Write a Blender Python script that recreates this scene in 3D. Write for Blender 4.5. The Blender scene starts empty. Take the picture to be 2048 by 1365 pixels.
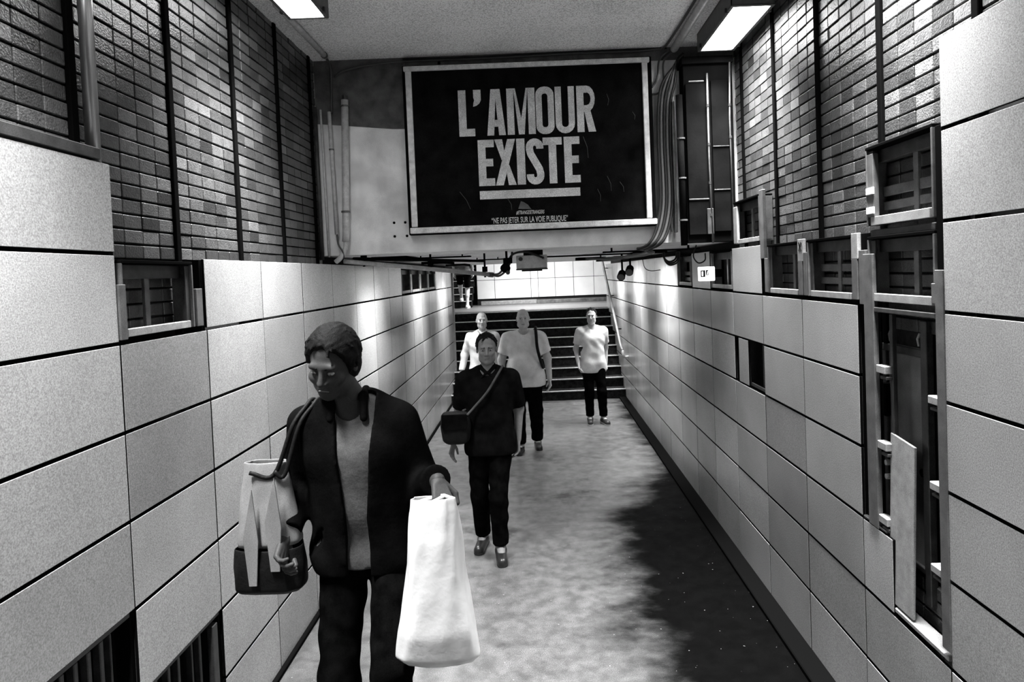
import bpy, bmesh, math, random
import numpy as np
from mathutils import Vector, Matrix

random.seed(7)
scene = bpy.context.scene
C = scene.collection

# ------------------------------------------------------------------ camera, world, exposure
PITCH, ROLL = -0.0300, -0.0391
CAM_Z = 2.35
cam_d = bpy.data.cameras.new('camera')
cam_d.sensor_width = 36.0
cam_d.lens = 1365.0 / 2048.0 * 36.0
cam_d.shift_x = -48.78 / 2048.0
cam_d.shift_y = -95.53 / 2048.0
cam_d.clip_start = 0.05
cam = bpy.data.objects.new('camera', cam_d)
C.objects.link(cam)
_f = Vector((0, math.cos(PITCH), math.sin(PITCH)))
_r = Vector((1, 0, 0)); _u = _r.cross(_f)
_r2 = math.cos(ROLL) * _r + math.sin(ROLL) * _u
_u2 = -math.sin(ROLL) * _r + math.cos(ROLL) * _u
M = Matrix.Identity(4)
for i in range(3):
    M[i][0] = _r2[i]; M[i][1] = _u2[i]; M[i][2] = -_f[i]
M[2][3] = CAM_Z
cam.matrix_world = M
scene.camera = cam

w = bpy.data.worlds.new('world'); scene.world = w; w.use_nodes = True
w.node_tree.nodes['Background'].inputs[0].default_value = (1, 1, 1, 1)
w.node_tree.nodes['Background'].inputs[1].default_value = 0.0
vs = scene.view_settings
vs.view_transform = 'Standard'; vs.look = 'None'; vs.gamma = 1.0; vs.use_curve_mapping = False
vs.exposure = 1.9
LAMP = 38.0        # watts of each lamp in the tall hall
LAMP_LOW = 14.0     # lamps above the low passage
LAMP_END = 85.0    # lamp above the upper landing
BEAM = math.radians(80)
BEAM_LOW = math.radians(82)

# ------------------------------------------------------------------ helpers
class MB:
    def __init__(self): self.v = []; self.f = []
    def box(self, x0, x1, y0, y1, z0, z1):
        n = len(self.v)
        self.v += [(x0,y0,z0),(x1,y0,z0),(x1,y1,z0),(x0,y1,z0),(x0,y0,z1),(x1,y0,z1),(x1,y1,z1),(x0,y1,z1)]
        self.f += [tuple(n+i for i in q) for q in ((0,3,2,1),(4,5,6,7),(0,1,5,4),(1,2,6,5),(2,3,7,6),(3,0,4,7))]
        return self
    def tube(self, pts, r, n=10, cap=True):
        pts = [Vector(p) for p in pts]; m = len(pts); b = len(self.v)
        rs = r if isinstance(r, (list, tuple)) else [r]*m
        prev = None
        for i, p in enumerate(pts):
            t = (pts[min(i+1, m-1)] - pts[max(i-1, 0)]).normalized()
            if prev is None:
                a = Vector((0,0,1)) if abs(t.z) < 0.9 else Vector((1,0,0))
                u = t.cross(a).normalized()
            else:
                u = (prev - t*prev.dot(t)).normalized()
            prev = u; q = t.cross(u)
            for k in range(n):
                a = 2*math.pi*k/n
                self.v.append(tuple(p + (u*math.cos(a) + q*math.sin(a))*rs[i]))
        for i in range(m-1):
            for k in range(n):
                k2 = (k+1) % n
                self.f.append((b+i*n+k, b+i*n+k2, b+(i+1)*n+k2, b+(i+1)*n+k))
        if cap:
            self.f.append(tuple(b+k for k in range(n))[::-1])
            self.f.append(tuple(b+(m-1)*n+k for k in range(n)))
        return self
    def prism(self, poly, y0, y1):
        """poly in (x, z); extruded between y0 (front) and y1."""
        n = len(poly); b = len(self.v)
        self.v += [(x, y0, z) for x, z in poly] + [(x, y1, z) for x, z in poly]
        self.f.append(tuple(b+i for i in range(n))); self.f.append(tuple(b+n+i for i in range(n))[::-1])
        for i in range(n):
            j = (i+1) % n
            self.f.append((b+j, b+i, b+n+i, b+n+j))
        return self
    def mesh(self, name, bevel=0.0, smooth=False):
        me = bpy.data.meshes.new(name); me.from_pydata(self.v, [], self.f)
        bm = bmesh.new(); bm.from_mesh(me)
        bmesh.ops.recalc_face_normals(bm, faces=bm.faces)
        if bevel > 0:
            bmesh.ops.bevel(bm, geom=list(bm.edges), offset=bevel, segments=1, affect='EDGES', profile=0.5)
        bm.to_mesh(me); bm.free()
        if smooth:
            for p in me.polygons: p.use_smooth = True
        return me
    def build(self, name, mat, parent=None, bevel=0.0, smooth=False, loc=None, rot=None):
        return link(name, self.mesh(name, bevel, smooth), mat, parent, loc, rot)

def link(name, me, mat, parent=None, loc=None, rot=None):
    if mat is not None and not me.materials: me.materials.append(mat)
    o = bpy.data.objects.new(name, me); C.objects.link(o)
    if parent is not None: o.parent = parent
    if loc is not None: o.location = loc
    if rot is not None: o.rotation_euler = rot
    return o

def empty(name, loc=(0,0,0), rotz=0.0):
    o = bpy.data.objects.new(name, None); C.objects.link(o); o.location = loc; o.rotation_euler = (0,0,rotz)
    o.empty_display_size = 0.1
    return o

def tag(o, label, cat, group=None):
    o['label'] = label; o['category'] = cat
    if group: o['group'] = group
    return o

def structure(o, label=None, cat=None):
    o['kind'] = 'structure'
    if label: o['label'] = label
    if cat: o['category'] = cat
    return o

def spline(pts, n=8):
    pts = [Vector(p) for p in pts]; out = []
    P = [pts[0]*2-pts[1]] + pts + [pts[-1]*2-pts[-2]]
    for i in range(1, len(P)-2):
        p0, p1, p2, p3 = P[i-1], P[i], P[i+1], P[i+2]
        for k in range(n):
            t = k/n
            out.append(0.5*((2*p1)+(p2-p0)*t+(2*p0-5*p1+4*p2-p3)*t*t+(3*p1-p0-3*p2+p3)*t*t*t))
    out.append(pts[-1]); return out

def mat(name, base=0.5, rough=0.6, metal=0.0, noise=0.0, scale=40.0, stretch=None, bump=0.0, bscale=60.0,
        shade=None, speck=0.0, speck_scale=320.0, spec=0.5, emit=0.0, rough_var=0.0):
    """Grey procedural material: base value x object shade x soft noise x fine speckle."""
    m = bpy.data.materials.new(name); m.use_nodes = True
    nt = m.node_tree; N = nt.nodes; L = nt.links
    bs = N['Principled BSDF']
    bs.inputs['Roughness'].default_value = rough; bs.inputs['Metallic'].default_value = metal
    bs.inputs['Specular IOR Level'].default_value = spec
    if spec < 0.1: bs.inputs['IOR'].default_value = 1.0 + spec      # dead matt surfaces
    bs.inputs['Base Color'].default_value = (base, base, base, 1)
    geo = N.new('ShaderNodeNewGeometry'); pos = geo.outputs['Position']
    cur = None
    def mul(a, b):
        n = N.new('ShaderNodeMath'); n.operation = 'MULTIPLY'
        for i, q in enumerate((a, b)):
            if isinstance(q, float): n.inputs[i].default_value = q
            else: L.new(q, n.inputs[i])
        return n.outputs[0]
    def noise_tex(sc, detail, lo, hi, st=None):
        src = pos
        if st:
            mp = N.new('ShaderNodeMapping'); mp.inputs['Scale'].default_value = st; L.new(pos, mp.inputs['Vector']); src = mp.outputs[0]
        t = N.new('ShaderNodeTexNoise'); t.inputs['Scale'].default_value = sc; t.inputs['Detail'].default_value = detail
        L.new(src, t.inputs['Vector'])
        r = N.new('ShaderNodeMapRange'); r.inputs['From Min'].default_value = 0.28; r.inputs['From Max'].default_value = 0.72
        r.inputs['To Min'].default_value = lo; r.inputs['To Max'].default_value = hi
        L.new(t.outputs['Fac'], r.inputs['Value'])
        return r.outputs[0]
    val = float(base)
    if shade:
        a = N.new('ShaderNodeAttribute'); a.attribute_type = shade; a.attribute_name = 'shade'
        val = mul(a.outputs['Fac'], float(base))
    if noise: val = mul(noise_tex(scale, 4.0, 1-noise, 1+noise, stretch), val)
    if speck: val = mul(noise_tex(speck_scale, 1.0, 1-speck, 1+speck), val)
    if not isinstance(val, float):
        cc = N.new('ShaderNodeCombineColor')
        for i in range(3): L.new(val, cc.inputs[i])
        L.new(cc.outputs[0], bs.inputs['Base Color'])
    if rough_var:
        L.new(noise_tex(6.0, 4.0, rough-rough_var, rough+rough_var), bs.inputs['Roughness'])
    if bump:
        t = N.new('ShaderNodeTexNoise'); t.inputs['Scale'].default_value = bscale; t.inputs['Detail'].default_value = 4
        L.new(pos, t.inputs['Vector'])
        b = N.new('ShaderNodeBump'); b.inputs['Strength'].default_value = bump; b.inputs['Distance'].default_value = 0.01
        L.new(t.outputs['Fac'], b.inputs['Height']); L.new(b.outputs[0], bs.inputs['Normal'])
    if emit:
        bs.inputs['Emission Color'].default_value = (1,1,1,1); bs.inputs['Emission Strength'].default_value = emit
    return m

# ------------------------------------------------------------------ materials
m_panel = mat('enamel_panel', 0.39, 0.25, noise=0.12, scale=2.2, shade='OBJECT', speck=0.30, speck_scale=190.0, bump=0.015, bscale=5.0, spec=0.55)
m_brick = mat('wall_brick', 0.065, 0.30, spec=0.75, noise=0.22, scale=26.0, shade='OBJECT', speck=0.42, speck_scale=210.0, bump=0.35, bscale=120.0)
m_brick_field = mat('wall_brick_field', 0.065, 0.30, spec=0.75, noise=0.22, scale=26.0, shade='GEOMETRY', speck=0.42, speck_scale=210.0, bump=0.35, bscale=120.0)
m_mortar = mat('dark_mortar', 0.02, 0.9, spec=0.1, noise=0.3, scale=40)
m_black = mat('black_paint', 0.004, 0.7, spec=0.03)
m_rail = mat('black_steel_rail', 0.003, 0.6, spec=0.03)
m_steel = mat('galvanised_steel', 0.11, 0.45, 0.2, noise=0.35, scale=14.0, speck=0.3)
m_steel_dark = mat('weathered_steel', 0.038, 0.5, 0.2, noise=0.45, scale=18.0, speck=0.35)
m_steel_pale = mat('pale_metal_trim', 0.26, 0.5, 0.0, noise=0.25, scale=20.0, speck=0.3)
m_chrome = mat('polished_steel', 0.45, 0.32, 0.8)
m_frame = mat('pale_poster_frame', 0.7, 0.5, noise=0.25, scale=20.0, speck=0.3)
m_plaster = mat('grey_plaster', 0.80, 0.75, noise=0.25, scale=5.0, speck=0.3, bump=0.12, bscale=30.0)
m_concrete = mat('rough_dark_concrete', 0.10, 0.85, noise=0.5, scale=9.0, speck=0.4, bump=0.6, bscale=45.0)
m_ceiling = mat('ceiling_paint', 0.86, 0.8, noise=0.12, scale=2.0, speck=0.4, speck_scale=120.0, bump=0.05)
m_conduit = mat('conduit_grey', 0.50, 0.45, 0.0, noise=0.2, scale=25.0, speck=0.3)
m_cable = mat('black_cable', 0.008, 0.45, spec=0.3)
m_cable_grey = mat('grey_cable', 0.05, 0.45, speck=0.3)
m_duct = mat('dark_cabinet_paint', 0.006, 0.6, spec=0.08, noise=0.35, scale=6.0, speck=0.45, bump=0.1)
m_housing = mat('lamp_housing', 0.10, 0.55, noise=0.2, scale=20, speck=0.3)
def diffuser_material():
    m = bpy.data.materials.new('lamp_diffuser'); m.use_nodes = True
    N = m.node_tree.nodes; L = m.node_tree.links; N.remove(N['Principled BSDF'])
    t = N.new('ShaderNodeBsdfTransparent'); t.inputs[0].default_value = (0.85, 0.85, 0.85, 1)
    e = N.new('ShaderNodeEmission'); e.inputs[1].default_value = 3.2
    a = N.new('ShaderNodeAddShader'); L.new(t.outputs[0], a.inputs[0]); L.new(e.outputs[0], a.inputs[1])
    L.new(a.outputs[0], N['Material Output'].inputs[0]); return m
m_diff = diffuser_material()     # clear prismatic cover: passes the tube light and glows a little itself
m_poster = mat('poster_black', 0.007, 0.6, spec=0.08, noise=0.5, scale=8.0, speck=0.6, speck_scale=260.0)
m_print = mat('poster_white_print', 0.62, 0.6, noise=0.22, scale=12.0, speck=0.4, speck_scale=260.0)
m_step = mat('stair_stone', 0.016, 0.7, spec=0.05, noise=0.6, scale=16.0, speck=0.6, speck_scale=90.0)
m_nose = mat('stair_nosing', 0.50, 0.5, noise=0.3, scale=30.0, speck=0.3)
m_landing = mat('landing_stone', 0.04, 0.6, noise=0.3, scale=10.0, speck=0.4)
m_tile = mat('white_wall_tile', 0.85, 0.3, noise=0.05, scale=4.0, shade='OBJECT', speck=0.12, speck_scale=120.0)
m_ink = mat('black_ink', 0.01, 0.7)
m_door = mat('grey_metal_door', 0.16, 0.5, 0.1, noise=0.35, scale=7.0, speck=0.4)

def floor_material():
    m = bpy.data.materials.new('worn_asphalt_floor'); m.use_nodes = True
    nt = m.node_tree; N = nt.nodes; L = nt.links; bs = N['Principled BSDF']
    geo = N.new('ShaderNodeNewGeometry'); sep = N.new('ShaderNodeSeparateXYZ'); L.new(geo.outputs['Position'], sep.inputs[0])
    def noise(sc, det, rough=0.6, st=None):
        t = N.new('ShaderNodeTexNoise'); t.inputs['Scale'].default_value = sc; t.inputs['Detail'].default_value = det; t.inputs['Roughness'].default_value = rough
        src = geo.outputs['Position']
        if st:
            mp = N.new('ShaderNodeMapping'); mp.inputs['Scale'].default_value = st; L.new(src, mp.inputs['Vector']); src = mp.outputs[0]
        L.new(src, t.inputs['Vector']); return t.outputs['Fac']
    def op(o, a, b=None):
        n = N.new('ShaderNodeMath'); n.operation = o
        for i, q in enumerate((a, b)):
            if q is None: continue
            if isinstance(q, (int, float)): n.inputs[i].default_value = q
            else: L.new(q, n.inputs[i])
        return n.outputs[0]
    def rng(v, a, b, c, d):
        n = N.new('ShaderNodeMapRange'); n.interpolation_type = 'SMOOTHSTEP'
        for k, q in zip(('From Min','From Max','To Min','To Max'), (a, b, c, d)): n.inputs[k].default_value = q
        L.new(v, n.inputs['Value']); return n.outputs[0]
    # dirty, walked-off strips along both walls with ragged edges (stains in the asphalt itself)
    rag = op('MULTIPLY', op('SUBTRACT', noise(1.5, 8.0, 0.60, (0.8, 1.2, 1)), 0.5), 1.3)
    xr = op('SUBTRACT', op('ADD', sep.outputs[0], rag), rng(sep.outputs[1], 5.6, 8.6, 0.0, 0.75))
    stain_r = rng(xr, 0.18, 0.82, 0.0, 1.0)
    stain_l = rng(xr, -1.15, -0.95, 1.0, 0.0)
    blot = rng(noise(1.1, 5.0, 0.65), 0.56, 0.68, 0.0, 0.55)
    st = op('MAXIMUM', op('MAXIMUM', op('MULTIPLY', stain_r, 0.985), op('MULTIPLY', stain_l, 0.35)), blot)
    base = op('MULTIPLY', rng(noise(9.0, 5.0), 0.3, 0.7, 0.065, 0.13), rng(noise(230.0, 1.0), 0.3, 0.7, 0.45, 1.6))
    col = op('MULTIPLY', base, op('SUBTRACT', 1.0, st))
    chips = rng(noise(38.0, 1.0), 0.755, 0.77, 0.0, 0.12)
    col = op('ADD', col, chips)
    cc = N.new('ShaderNodeCombineColor')
    for i in range(3): L.new(col, cc.inputs[i])
    L.new(cc.outputs[0], bs.inputs['Base Color'])
    ro = op('ADD', rng(noise(5.0, 5.0), 0.3, 0.7, 0.30, 0.46), op('MULTIPLY', st, 0.25))
    L.new(ro, bs.inputs['Roughness'])
    L.new(rng(st, 0.0, 1.0, 0.6, 0.02), bs.inputs['Specular IOR Level'])
    b = N.new('ShaderNodeBump'); b.inputs['Strength'].default_value = 0.12; b.inputs['Distance'].default_value = 0.004
    L.new(noise(150.0, 2.0), b.inputs['Height']); L.new(b.outputs[0], bs.inputs['Normal'])
    return m
m_floor = floor_material()

# ------------------------------------------------------------------ dimensions
XL, XR = -1.6245, 1.5639            # faces of the panels
BL, BR = -1.7245, 1.6639            # faces of the bricks
H, W = 0.35, 0.7008                 # panel module
Z0 = CAM_Z - 0.2125                 # row line 0
YL, YR = 2.6484, 2.6215             # column line 0
def zrow(r): return Z0 - r*H
def yl(c): return YL + c*W
def yr(c): return YR + c*W
ZC = 4.12                           # high ceiling
YB = 5.55                           # bulkhead face
ZS = 2.55                           # low soffit
YS = 13.4                           # end of low soffit
ST0 = 12.42                         # foot of the far stairs
RISE, GO = 0.17, 0.30
NST = 9
LAND = RISE*NST
Y_NEAR = -0.9

# ------------------------------------------------------------------ floor, stairs, ceiling
fl = structure(MB().box(-1.78, 1.72, 2.95, ST0+0.4, -0.12, 0.0).build('floor', m_floor),
               'dark worn asphalt floor of the underpass with pale polished middle', 'floor')
def kerb(name, x0, x1, xs):
    o = structure(MB().box(x0, x1, 3.1, ST0, 0.0, 0.03).build(name, m_black, bevel=0.006), 'low black plinth along the foot of the panels', 'baseboard')
kerb('baseboard_left', -1.66, -1.60, 1)
kerb('baseboard_right', 1.44, 1.62, -1)

def stair_flight(name, label, rows):
    e = structure(empty(name), label, 'stairs')
    for (x0, x1, y0, y1, z) in rows:
        s = MB().box(x0, x1, y0, y1, z-RISE, z-0.028).build('step', m_step, e, bevel=0.003)
        # tread slab with a pale worn nosing
        fr = min(y0, y1) if y0 < y1 else y0
        sgn = 1 if y0 < y1 else -1
        MB().box(x0, x1, y0-0.012*sgn, y1, z-0.028, z).build('tread', m_step, s, bevel=0.003)
        MB().box(x0+0.002, x1-0.002, y0-0.016*sgn, y0+0.028*sgn, z-0.014, z+0.003).build('nosing', m_nose, s)
    return e
rows = []
for k in range(1, NST+1):
    y0 = ST0 + (k-1)*GO
    x0 = -1.64 if y0 < 13.0 else -2.45
    y1 = y0 + GO if k < NST else y0 + 0.35
    rows.append((x0, 1.63, y0, y1, k*RISE))
sf = stair_flight('stair_flight', 'dark stone stairs with pale nosings rising at the far end of the passage', rows)
Y_LAND = ST0 + (NST-1)*GO + 0.35
structure(MB().box(-2.9, 2.6, Y_LAND, 19.4, LAND-0.2, LAND).build('floor_landing', m_landing), 'grey stone landing above the far stairs', 'landing')
rows = []
for k in range(1, 9):
    y0 = 17.35 + (k-1)*GO
    rows.append((-2.9, -1.66, y0, y0+GO, LAND + k*RISE))
stair_flight('stair_flight', 'upper stairs climbing on to the left of the white tiled wall', rows)
rows = []
for k in range(1, 6):
    y0 = 3.10 - (k-1)*GO
    rows.append((-1.64, 1.60, y0, y0-GO if k < 5 else y0-2.8, k*RISE))
stair_flight('stair_flight', 'near stairs below the camera that lead down to the passage', rows)

structure(MB().box(-1.9, 1.85, Y_NEAR, YB+0.1, ZC, ZC+0.2).build('ceiling', m_ceiling), 'grey plastered ceiling of the tall hall', 'ceiling')
# low soffit: a slab with open light wells on both sides
WELLS = {-1: [(6.2, 7.1), (8.9, 9.8), (11.3, 12.2)], 1: [(7.65, 8.55), (9.95, 10.85), (12.2, 13.0)]}
YQ = YB+0.25
mb = MB().box(-1.18, 1.18, YQ, YS, ZS, ZS+0.18)
for (a, b) in ((-1.86, -1.46), (1.46, 1.80)):
    mb.box(a, b, YQ, YS, ZS, ZS+0.18)
for (a, b) in ((-1.46, -1.18), (1.18, 1.46)):
    y = YQ
    for (w0, w1) in WELLS[-1 if a < 0 else 1]:
        mb.box(a, b, y, w0, ZS, ZS+0.18); y = w1
    mb.box(a, b, y, YS, ZS, ZS+0.18)
low = structure(mb.build('ceiling_low', m_ceiling), 'low grey soffit of the passage behind the billboard', 'ceiling')
for sx in (-1, 1):
    for (w0, w1) in WELLS[sx]:
        xa, xb_ = (1.18, 1.46) if sx > 0 else (-1.46, -1.18)
        for (a, b, c, d) in ((xa-0.02, xb_+0.02, w0-0.02, w0), (xa-0.02, xb_+0.02, w1, w1+0.02), (xa-0.02, xa, w0, w1), (xb_, xb_+0.02, w0, w1)):
            MB().box(a, b, c, d, ZS-0.034, ZS+0.06).build('well_trim', m_black, low)
structure(MB().box(-1.86, 1.80, YQ, YS, ZS+0.32, ZS+0.42).build('ceiling_slab', m_concrete), 'concrete slab above the low soffit', 'ceiling')
# bulkhead
bk = structure(MB().box(-1.86, 1.80, YB, YB+0.25, ZS+0.0, ZC+0.05).build('wall_bulkhead', m_plaster, bevel=0.004),
               'plastered bulkhead beam that carries the billboard', 'wall')
MB().prism([(-1.72, 3.62), (-1.1, 3.555), (-0.7, 3.545), (-0.7, ZC), (-1.72, ZC)], YB-0.006, YB+0.01).build('concrete_patch', m_concrete, bk)
MB().prism([(-0.72, 4.02), (1.66, 4.02), (1.66, ZC), (-0.72, ZC)], YB-0.006, YB+0.01).build('concrete_patch', m_concrete, bk)
for (x, z) in ((-1.13, 2.80), (-1.04, 2.80), (-1.13, 2.69), (-1.03, 2.69)):
    MB().tube([(x, YB-0.004, z), (x, YB+0.02, z)], 0.011, 8).build('bolt_hole', m_black, bk)

# upper landing hall
end_wall = structure(MB().box(-1.60, 2.6, 18.5, 18.7, LAND, 4.6).build('wall_end', m_mortar), 'white tiled wall at the top of the far stairs', 'wall')
xs = [-1.60, -1.12, -0.14, 0.06, 0.52, 1.02, 1.57, 2.10, 2.60]
zs = [LAND+0.16, 2.20, 2.66, 3.12, 3.58, 4.04, 4.5]
for i in range(len(xs)-1):
    for j in range(len(zs)-1):
        o = MB().box(xs[i]+0.006, xs[i+1]-0.006, 18.475, 18.51, zs[j]+0.006, zs[j+1]-0.006).build('tile', m_tile, end_wall, bevel=0.003)
        o['shade'] = random.uniform(0.92, 1.05)
MB().box(-1.5, 0.0, 18.38, 18.5, LAND, LAND+0.10).build('kerb', m_steel_pale, end_wall, bevel=0.005)
MB().box(0.0, 2.6, 18.30, 18.5, LAND, LAND+0.09).build('kerb', m_concrete, end_wall, bevel=0.005)
structure(MB().box(-3.1, -2.9, 13.2, 20.2, 0.0, 4.9).build('wall_landing', m_plaster), 'plain wall beside the upper stairs', 'wall')
structure(MB().box(-3.1, 2.8, 19.7, 19.9, LAND, 4.9).build('wall_back', m_concrete), 'dark wall behind the upper stairs', 'wall')
structure(MB().box(2.6, 2.8, 15.3, 19.9, LAND-0.2, 4.9).build('wall_landing_right', m_plaster), 'plain wall right of the landing', 'wall')
structure(MB().box(-3.1, 2.8, YS-0.1, 19.9, 4.7, 4.9).build('ceiling_landing', m_ceiling), 'ceiling above the landing', 'ceiling')
structure(MB().box(-3.1, 2.8, YS-0.05, YS, ZS, 4.8).build('wall_header', m_plaster), 'wall above the end of the low soffit', 'wall')

# ------------------------------------------------------------------ brick-and-panel walls
def P_px(x, y, z):
    p = Vector((x, y, z-CAM_Z)); d = p.dot(_f)
    if d < 0.05: return None
    return (1024+48.78+1365*p.dot(_r2)/d, 682.5-95.53-1365*p.dot(_u2)/d, d)

PANEL_MESH = {}
def panel_mesh(dy, dz):
    k = (round(dy, 4), round(dz, 4))
    if k not in PANEL_MESH:
        PANEL_MESH[k] = MB().box(-0.008, 0.008, -dy/2, dy/2, -dz/2, dz/2).mesh('panel', bevel=0.0014)
        PANEL_MESH[k].materials.append(m_panel); PANEL_MESH[k].materials.append(m_black)   # dark sealed edges
        for pl in PANEL_MESH[k].polygons:
            if abs(pl.normal.x) < 0.3: pl.material_index = 1
    return PANEL_MESH[k]

BRICK_MESH = {}
def brick_mesh(dy, dz):
    k = (round(dy, 4), round(dz, 4))
    if k not in BRICK_MESH:
        BRICK_MESH[k] = MB().box(-0.02, 0.02, -dy/2, dy/2, -dz/2, dz/2).mesh('brick', bevel=0.003)
        BRICK_MESH[k].materials.append(m_brick)
    return BRICK_MESH[k]

def make_wall(side):
    left = side == 'left'
    s = -1 if left else 1
    xb = BL if left else BR
    xp = XL if left else XR
    ycol = yl if left else yr
    yend = 13.16 if left else 15.24
    wall = structure(MB().box(min(xb+s*0.02, xb+s*0.18), max(xb+s*0.02, xb+s*0.18), Y_NEAR, yend, 0.0, ZC+0.1).build('wall_'+side, m_mortar),
                     'wall of dark stacked bricks clad below in pale enamelled panels, %s side' % side, 'wall')
    # --- cladding layout: set of (col,row) cells that carry a full panel
    cells = {}
    cmax = 14 if left else 17
    for c in range(-4, cmax+1):
        for r in range(-3, 6):
            top = -1 if c >= 0 else (-2 if left else -3)
            if r >= top: cells[(c, r)] = random.uniform(0.74, 1.1)
    if left:
        drop = [(0, -1), (-1, 3), (-1, 4), (-1, 5), (-2, 3), (-2, 4), (-2, 5), (-3, 3), (0, 4), (0, 5), (-3, 4), (-3, 5)] + [(c, -1) for c in (8, 9, 10, 11)]
        sh = {(0, 0): 0.60, (0, 1): 0.58, (0, 2): 0.86, (0, 3): 0.9, (1, 0): 1.0, (1, -1): 0.88, (2, -1): 1.1, (2, 0): 0.86, (3, -1): 0.9,
              (1, 1): 0.95, (1, 2): 0.98, (-1, -2): 0.82, (-1, -1): 0.95, (-1, 0): 0.9, (-1, 1): 0.84, (-1, 2): 0.72}
    else:
        drop = [(0, r) for r in range(-3, 4)] + [(1, -1), (2, -1), (4, -1), (6, -1), (3, 1)]
        sh = {(0, 4): 0.8, (1, 0): 0.92, (1, 1): 0.82, (1, 2): 0.84, (1, 3): 0.7, (1, 4): 0.78, (2, 0): 0.8, (2, 1): 0.78, (2, 2): 0.6, (2, 3): 0.58,
              (2, 4): 0.68, (3, -1): 0.92, (3, 0): 0.66, (3, 2): 0.8, (3, 4): 1.05, (4, 0): 0.8, (3, 3): 0.72, (4, 3): 1.0, (4, 4): 1.08, (5, 0): 0.7,
              (-1, -3): 0.8, (-1, -2): 0.9, (-1, -1): 0.95, (-1, 0): 0.92, (-1, 1): 0.9, (-1, 2): 0.8, (-1, 3): 0.8}
    for d in drop: cells.pop(d, None)
    cells.update({k: v for k, v in sh.items() if k in cells})
    g = 0.015; gv = 0.010
    for (c, r), shv in sorted(cells.items()):
        y0, y1 = ycol(c)+gv/2, ycol(c+1)-gv/2
        zt, zb = zrow(r)-g/2, zrow(r+1)+g/2
        if r == 5: zb = 0.032
        if not left and y1 > ST0 + 0.1:      # stairs climb past the foot of the wall
            zfoot = max(0, math.floor((y1-ST0)/GO)*RISE)
            if zt < zfoot + 0.02: continue
        if left and y1 > ST0+0.1:
            zfoot = max(0, math.floor((y1-ST0)/GO)*RISE)
            if zt < zfoot + 0.02: continue
        if y1 < 2.9 and zt < 0.30 + max(0, (2.9-y1)*0.55): continue   # below the near stairs
        o = link('panel', panel_mesh(y1-y0, zt-zb), None, wall, (xp + s*0.008 + random.uniform(-0.0012, 0.0012), (y0+y1)/2, (zt+zb)/2))
        o['shade'] = shv
    # backing rails that carry the panels
    for c in range(-3, cmax+2):
        y = ycol(c)
        if y > yend+0.05: continue
        zt = zrow(-1) if c > 0 else zrow(-2 if left else -3)
        MB().box(min(xp+s*0.017, xb), max(xp+s*0.017, xb), y-0.015, y+0.015, 0.03, zt-0.01).build('stud', m_black, wall)
    # --- bricks: stack bond between black steel rails
    rails = [2.596 + 0.7035*k for k in range(-2, 5)] if left else [2.54 + 0.7035*k for k in range(-2, 5)]
    rw = 0.040
    ch = 0.0643
    bricks = []
    fr = [0.0, 0.19, 0.405, 0.61, 0.81, 1.0]
    for i, ry in enumerate(rails):
        ya, yb = ry + rw/2, (rails[i+1]-rw/2 if i+1 < len(rails) else YB)
        span = 0.7035 - rw
        z = 2.09 if not left else 2.09
        ztop = ZC
        j = 0
        while z < ztop - 0.02:
            for q in range(5):
                b0 = ya + fr[q]*span; b1 = ya + fr[q+1]*span
                if b0 >= yb - 0.02: continue
                b1 = min(b1, yb)
                # merge a few into longer bricks
                bricks.append((b0+0.003, b1-0.003, z+0.0045, z+ch-0.0045))
            z += ch; j += 1
    # which ones stand behind closed panels: leave out
    vis = []; rest = []
    for (b0, b1, za, zb) in bricks:
        ym, zm = (b0+b1)/2, (za+zb)/2
        c = math.floor((ym-ycol(0))/W); r = math.floor((Z0-zm)/H)
        if (c, r) in cells: continue
        p = P_px(xb, ym, zm); inside = p is not None and -20 < p[0] < 2068 and -20 < p[1] < 1385
        # door bay stays dark low down
        if zm < 2.1: continue
        q0 = P_px(xb, b0, zm); q1 = P_px(xb, b1, zm)
        area = abs(q0[0]-q1[0]) if (q0 and q1) else 0
        (vis if inside else rest).append((area, b0, b1, za, zb))
    vis.sort(reverse=True)
    rest += vis[300:]; vis = vis[:300]
    def shade_of(ym, zm):
        v = random.uniform(0.5, 1.25)
        if random.random() < 0.18: v *= 0.5
        if random.random() < 0.12: v *= 1.6
        return v
    for (_, b0, b1, za, zb) in vis:
        o = link('brick', brick_mesh(b1-b0, zb-za), None, wall, (xb + s*0.02 + s*random.uniform(-0.003, 0.002), (b0+b1)/2, (za+zb)/2))
        o['shade'] = shade_of((b0+b1)/2, (za+zb)/2)
    mb = MB(); shv = []
    for (_, b0, b1, za, zb) in rest:
        dx = random.uniform(-0.003, 0.002)
        mb.box(min(xb+s*dx, xb+s*0.04), max(xb+s*dx, xb+s*0.04), b0, b1, za, zb)
        shv += [shade_of(b0, za)]*6
    if mb.v:
        me = mb.mesh('brick_field'); at = me.attributes.new('shade', 'FLOAT', 'FACE')
        at.data.foreach_set('value', shv[:len(me.polygons)])
        o = link('brick_field', me, m_brick_field, wall); o['kind'] = 'stuff'
    # black rails
    for ry in rails:
        MB().box(min(xb-s*0.014, xb+s*0.04), max(xb-s*0.014, xb+s*0.04), ry-rw/2, ry+rw/2, 1.95, ZC).build('rail', m_rail, wall, bevel=0.003)
    return wall, ycol, xp, xb, s
wl, _, _, _, _ = make_wall('left')
wr, _, _, _, _ = make_wall('right')
# close the dark ends of the walls
MB().box(-1.9, -1.6, 13.16, 13.24, 0.3, ZS).build('end_trim', m_steel_pale, wl)

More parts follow.
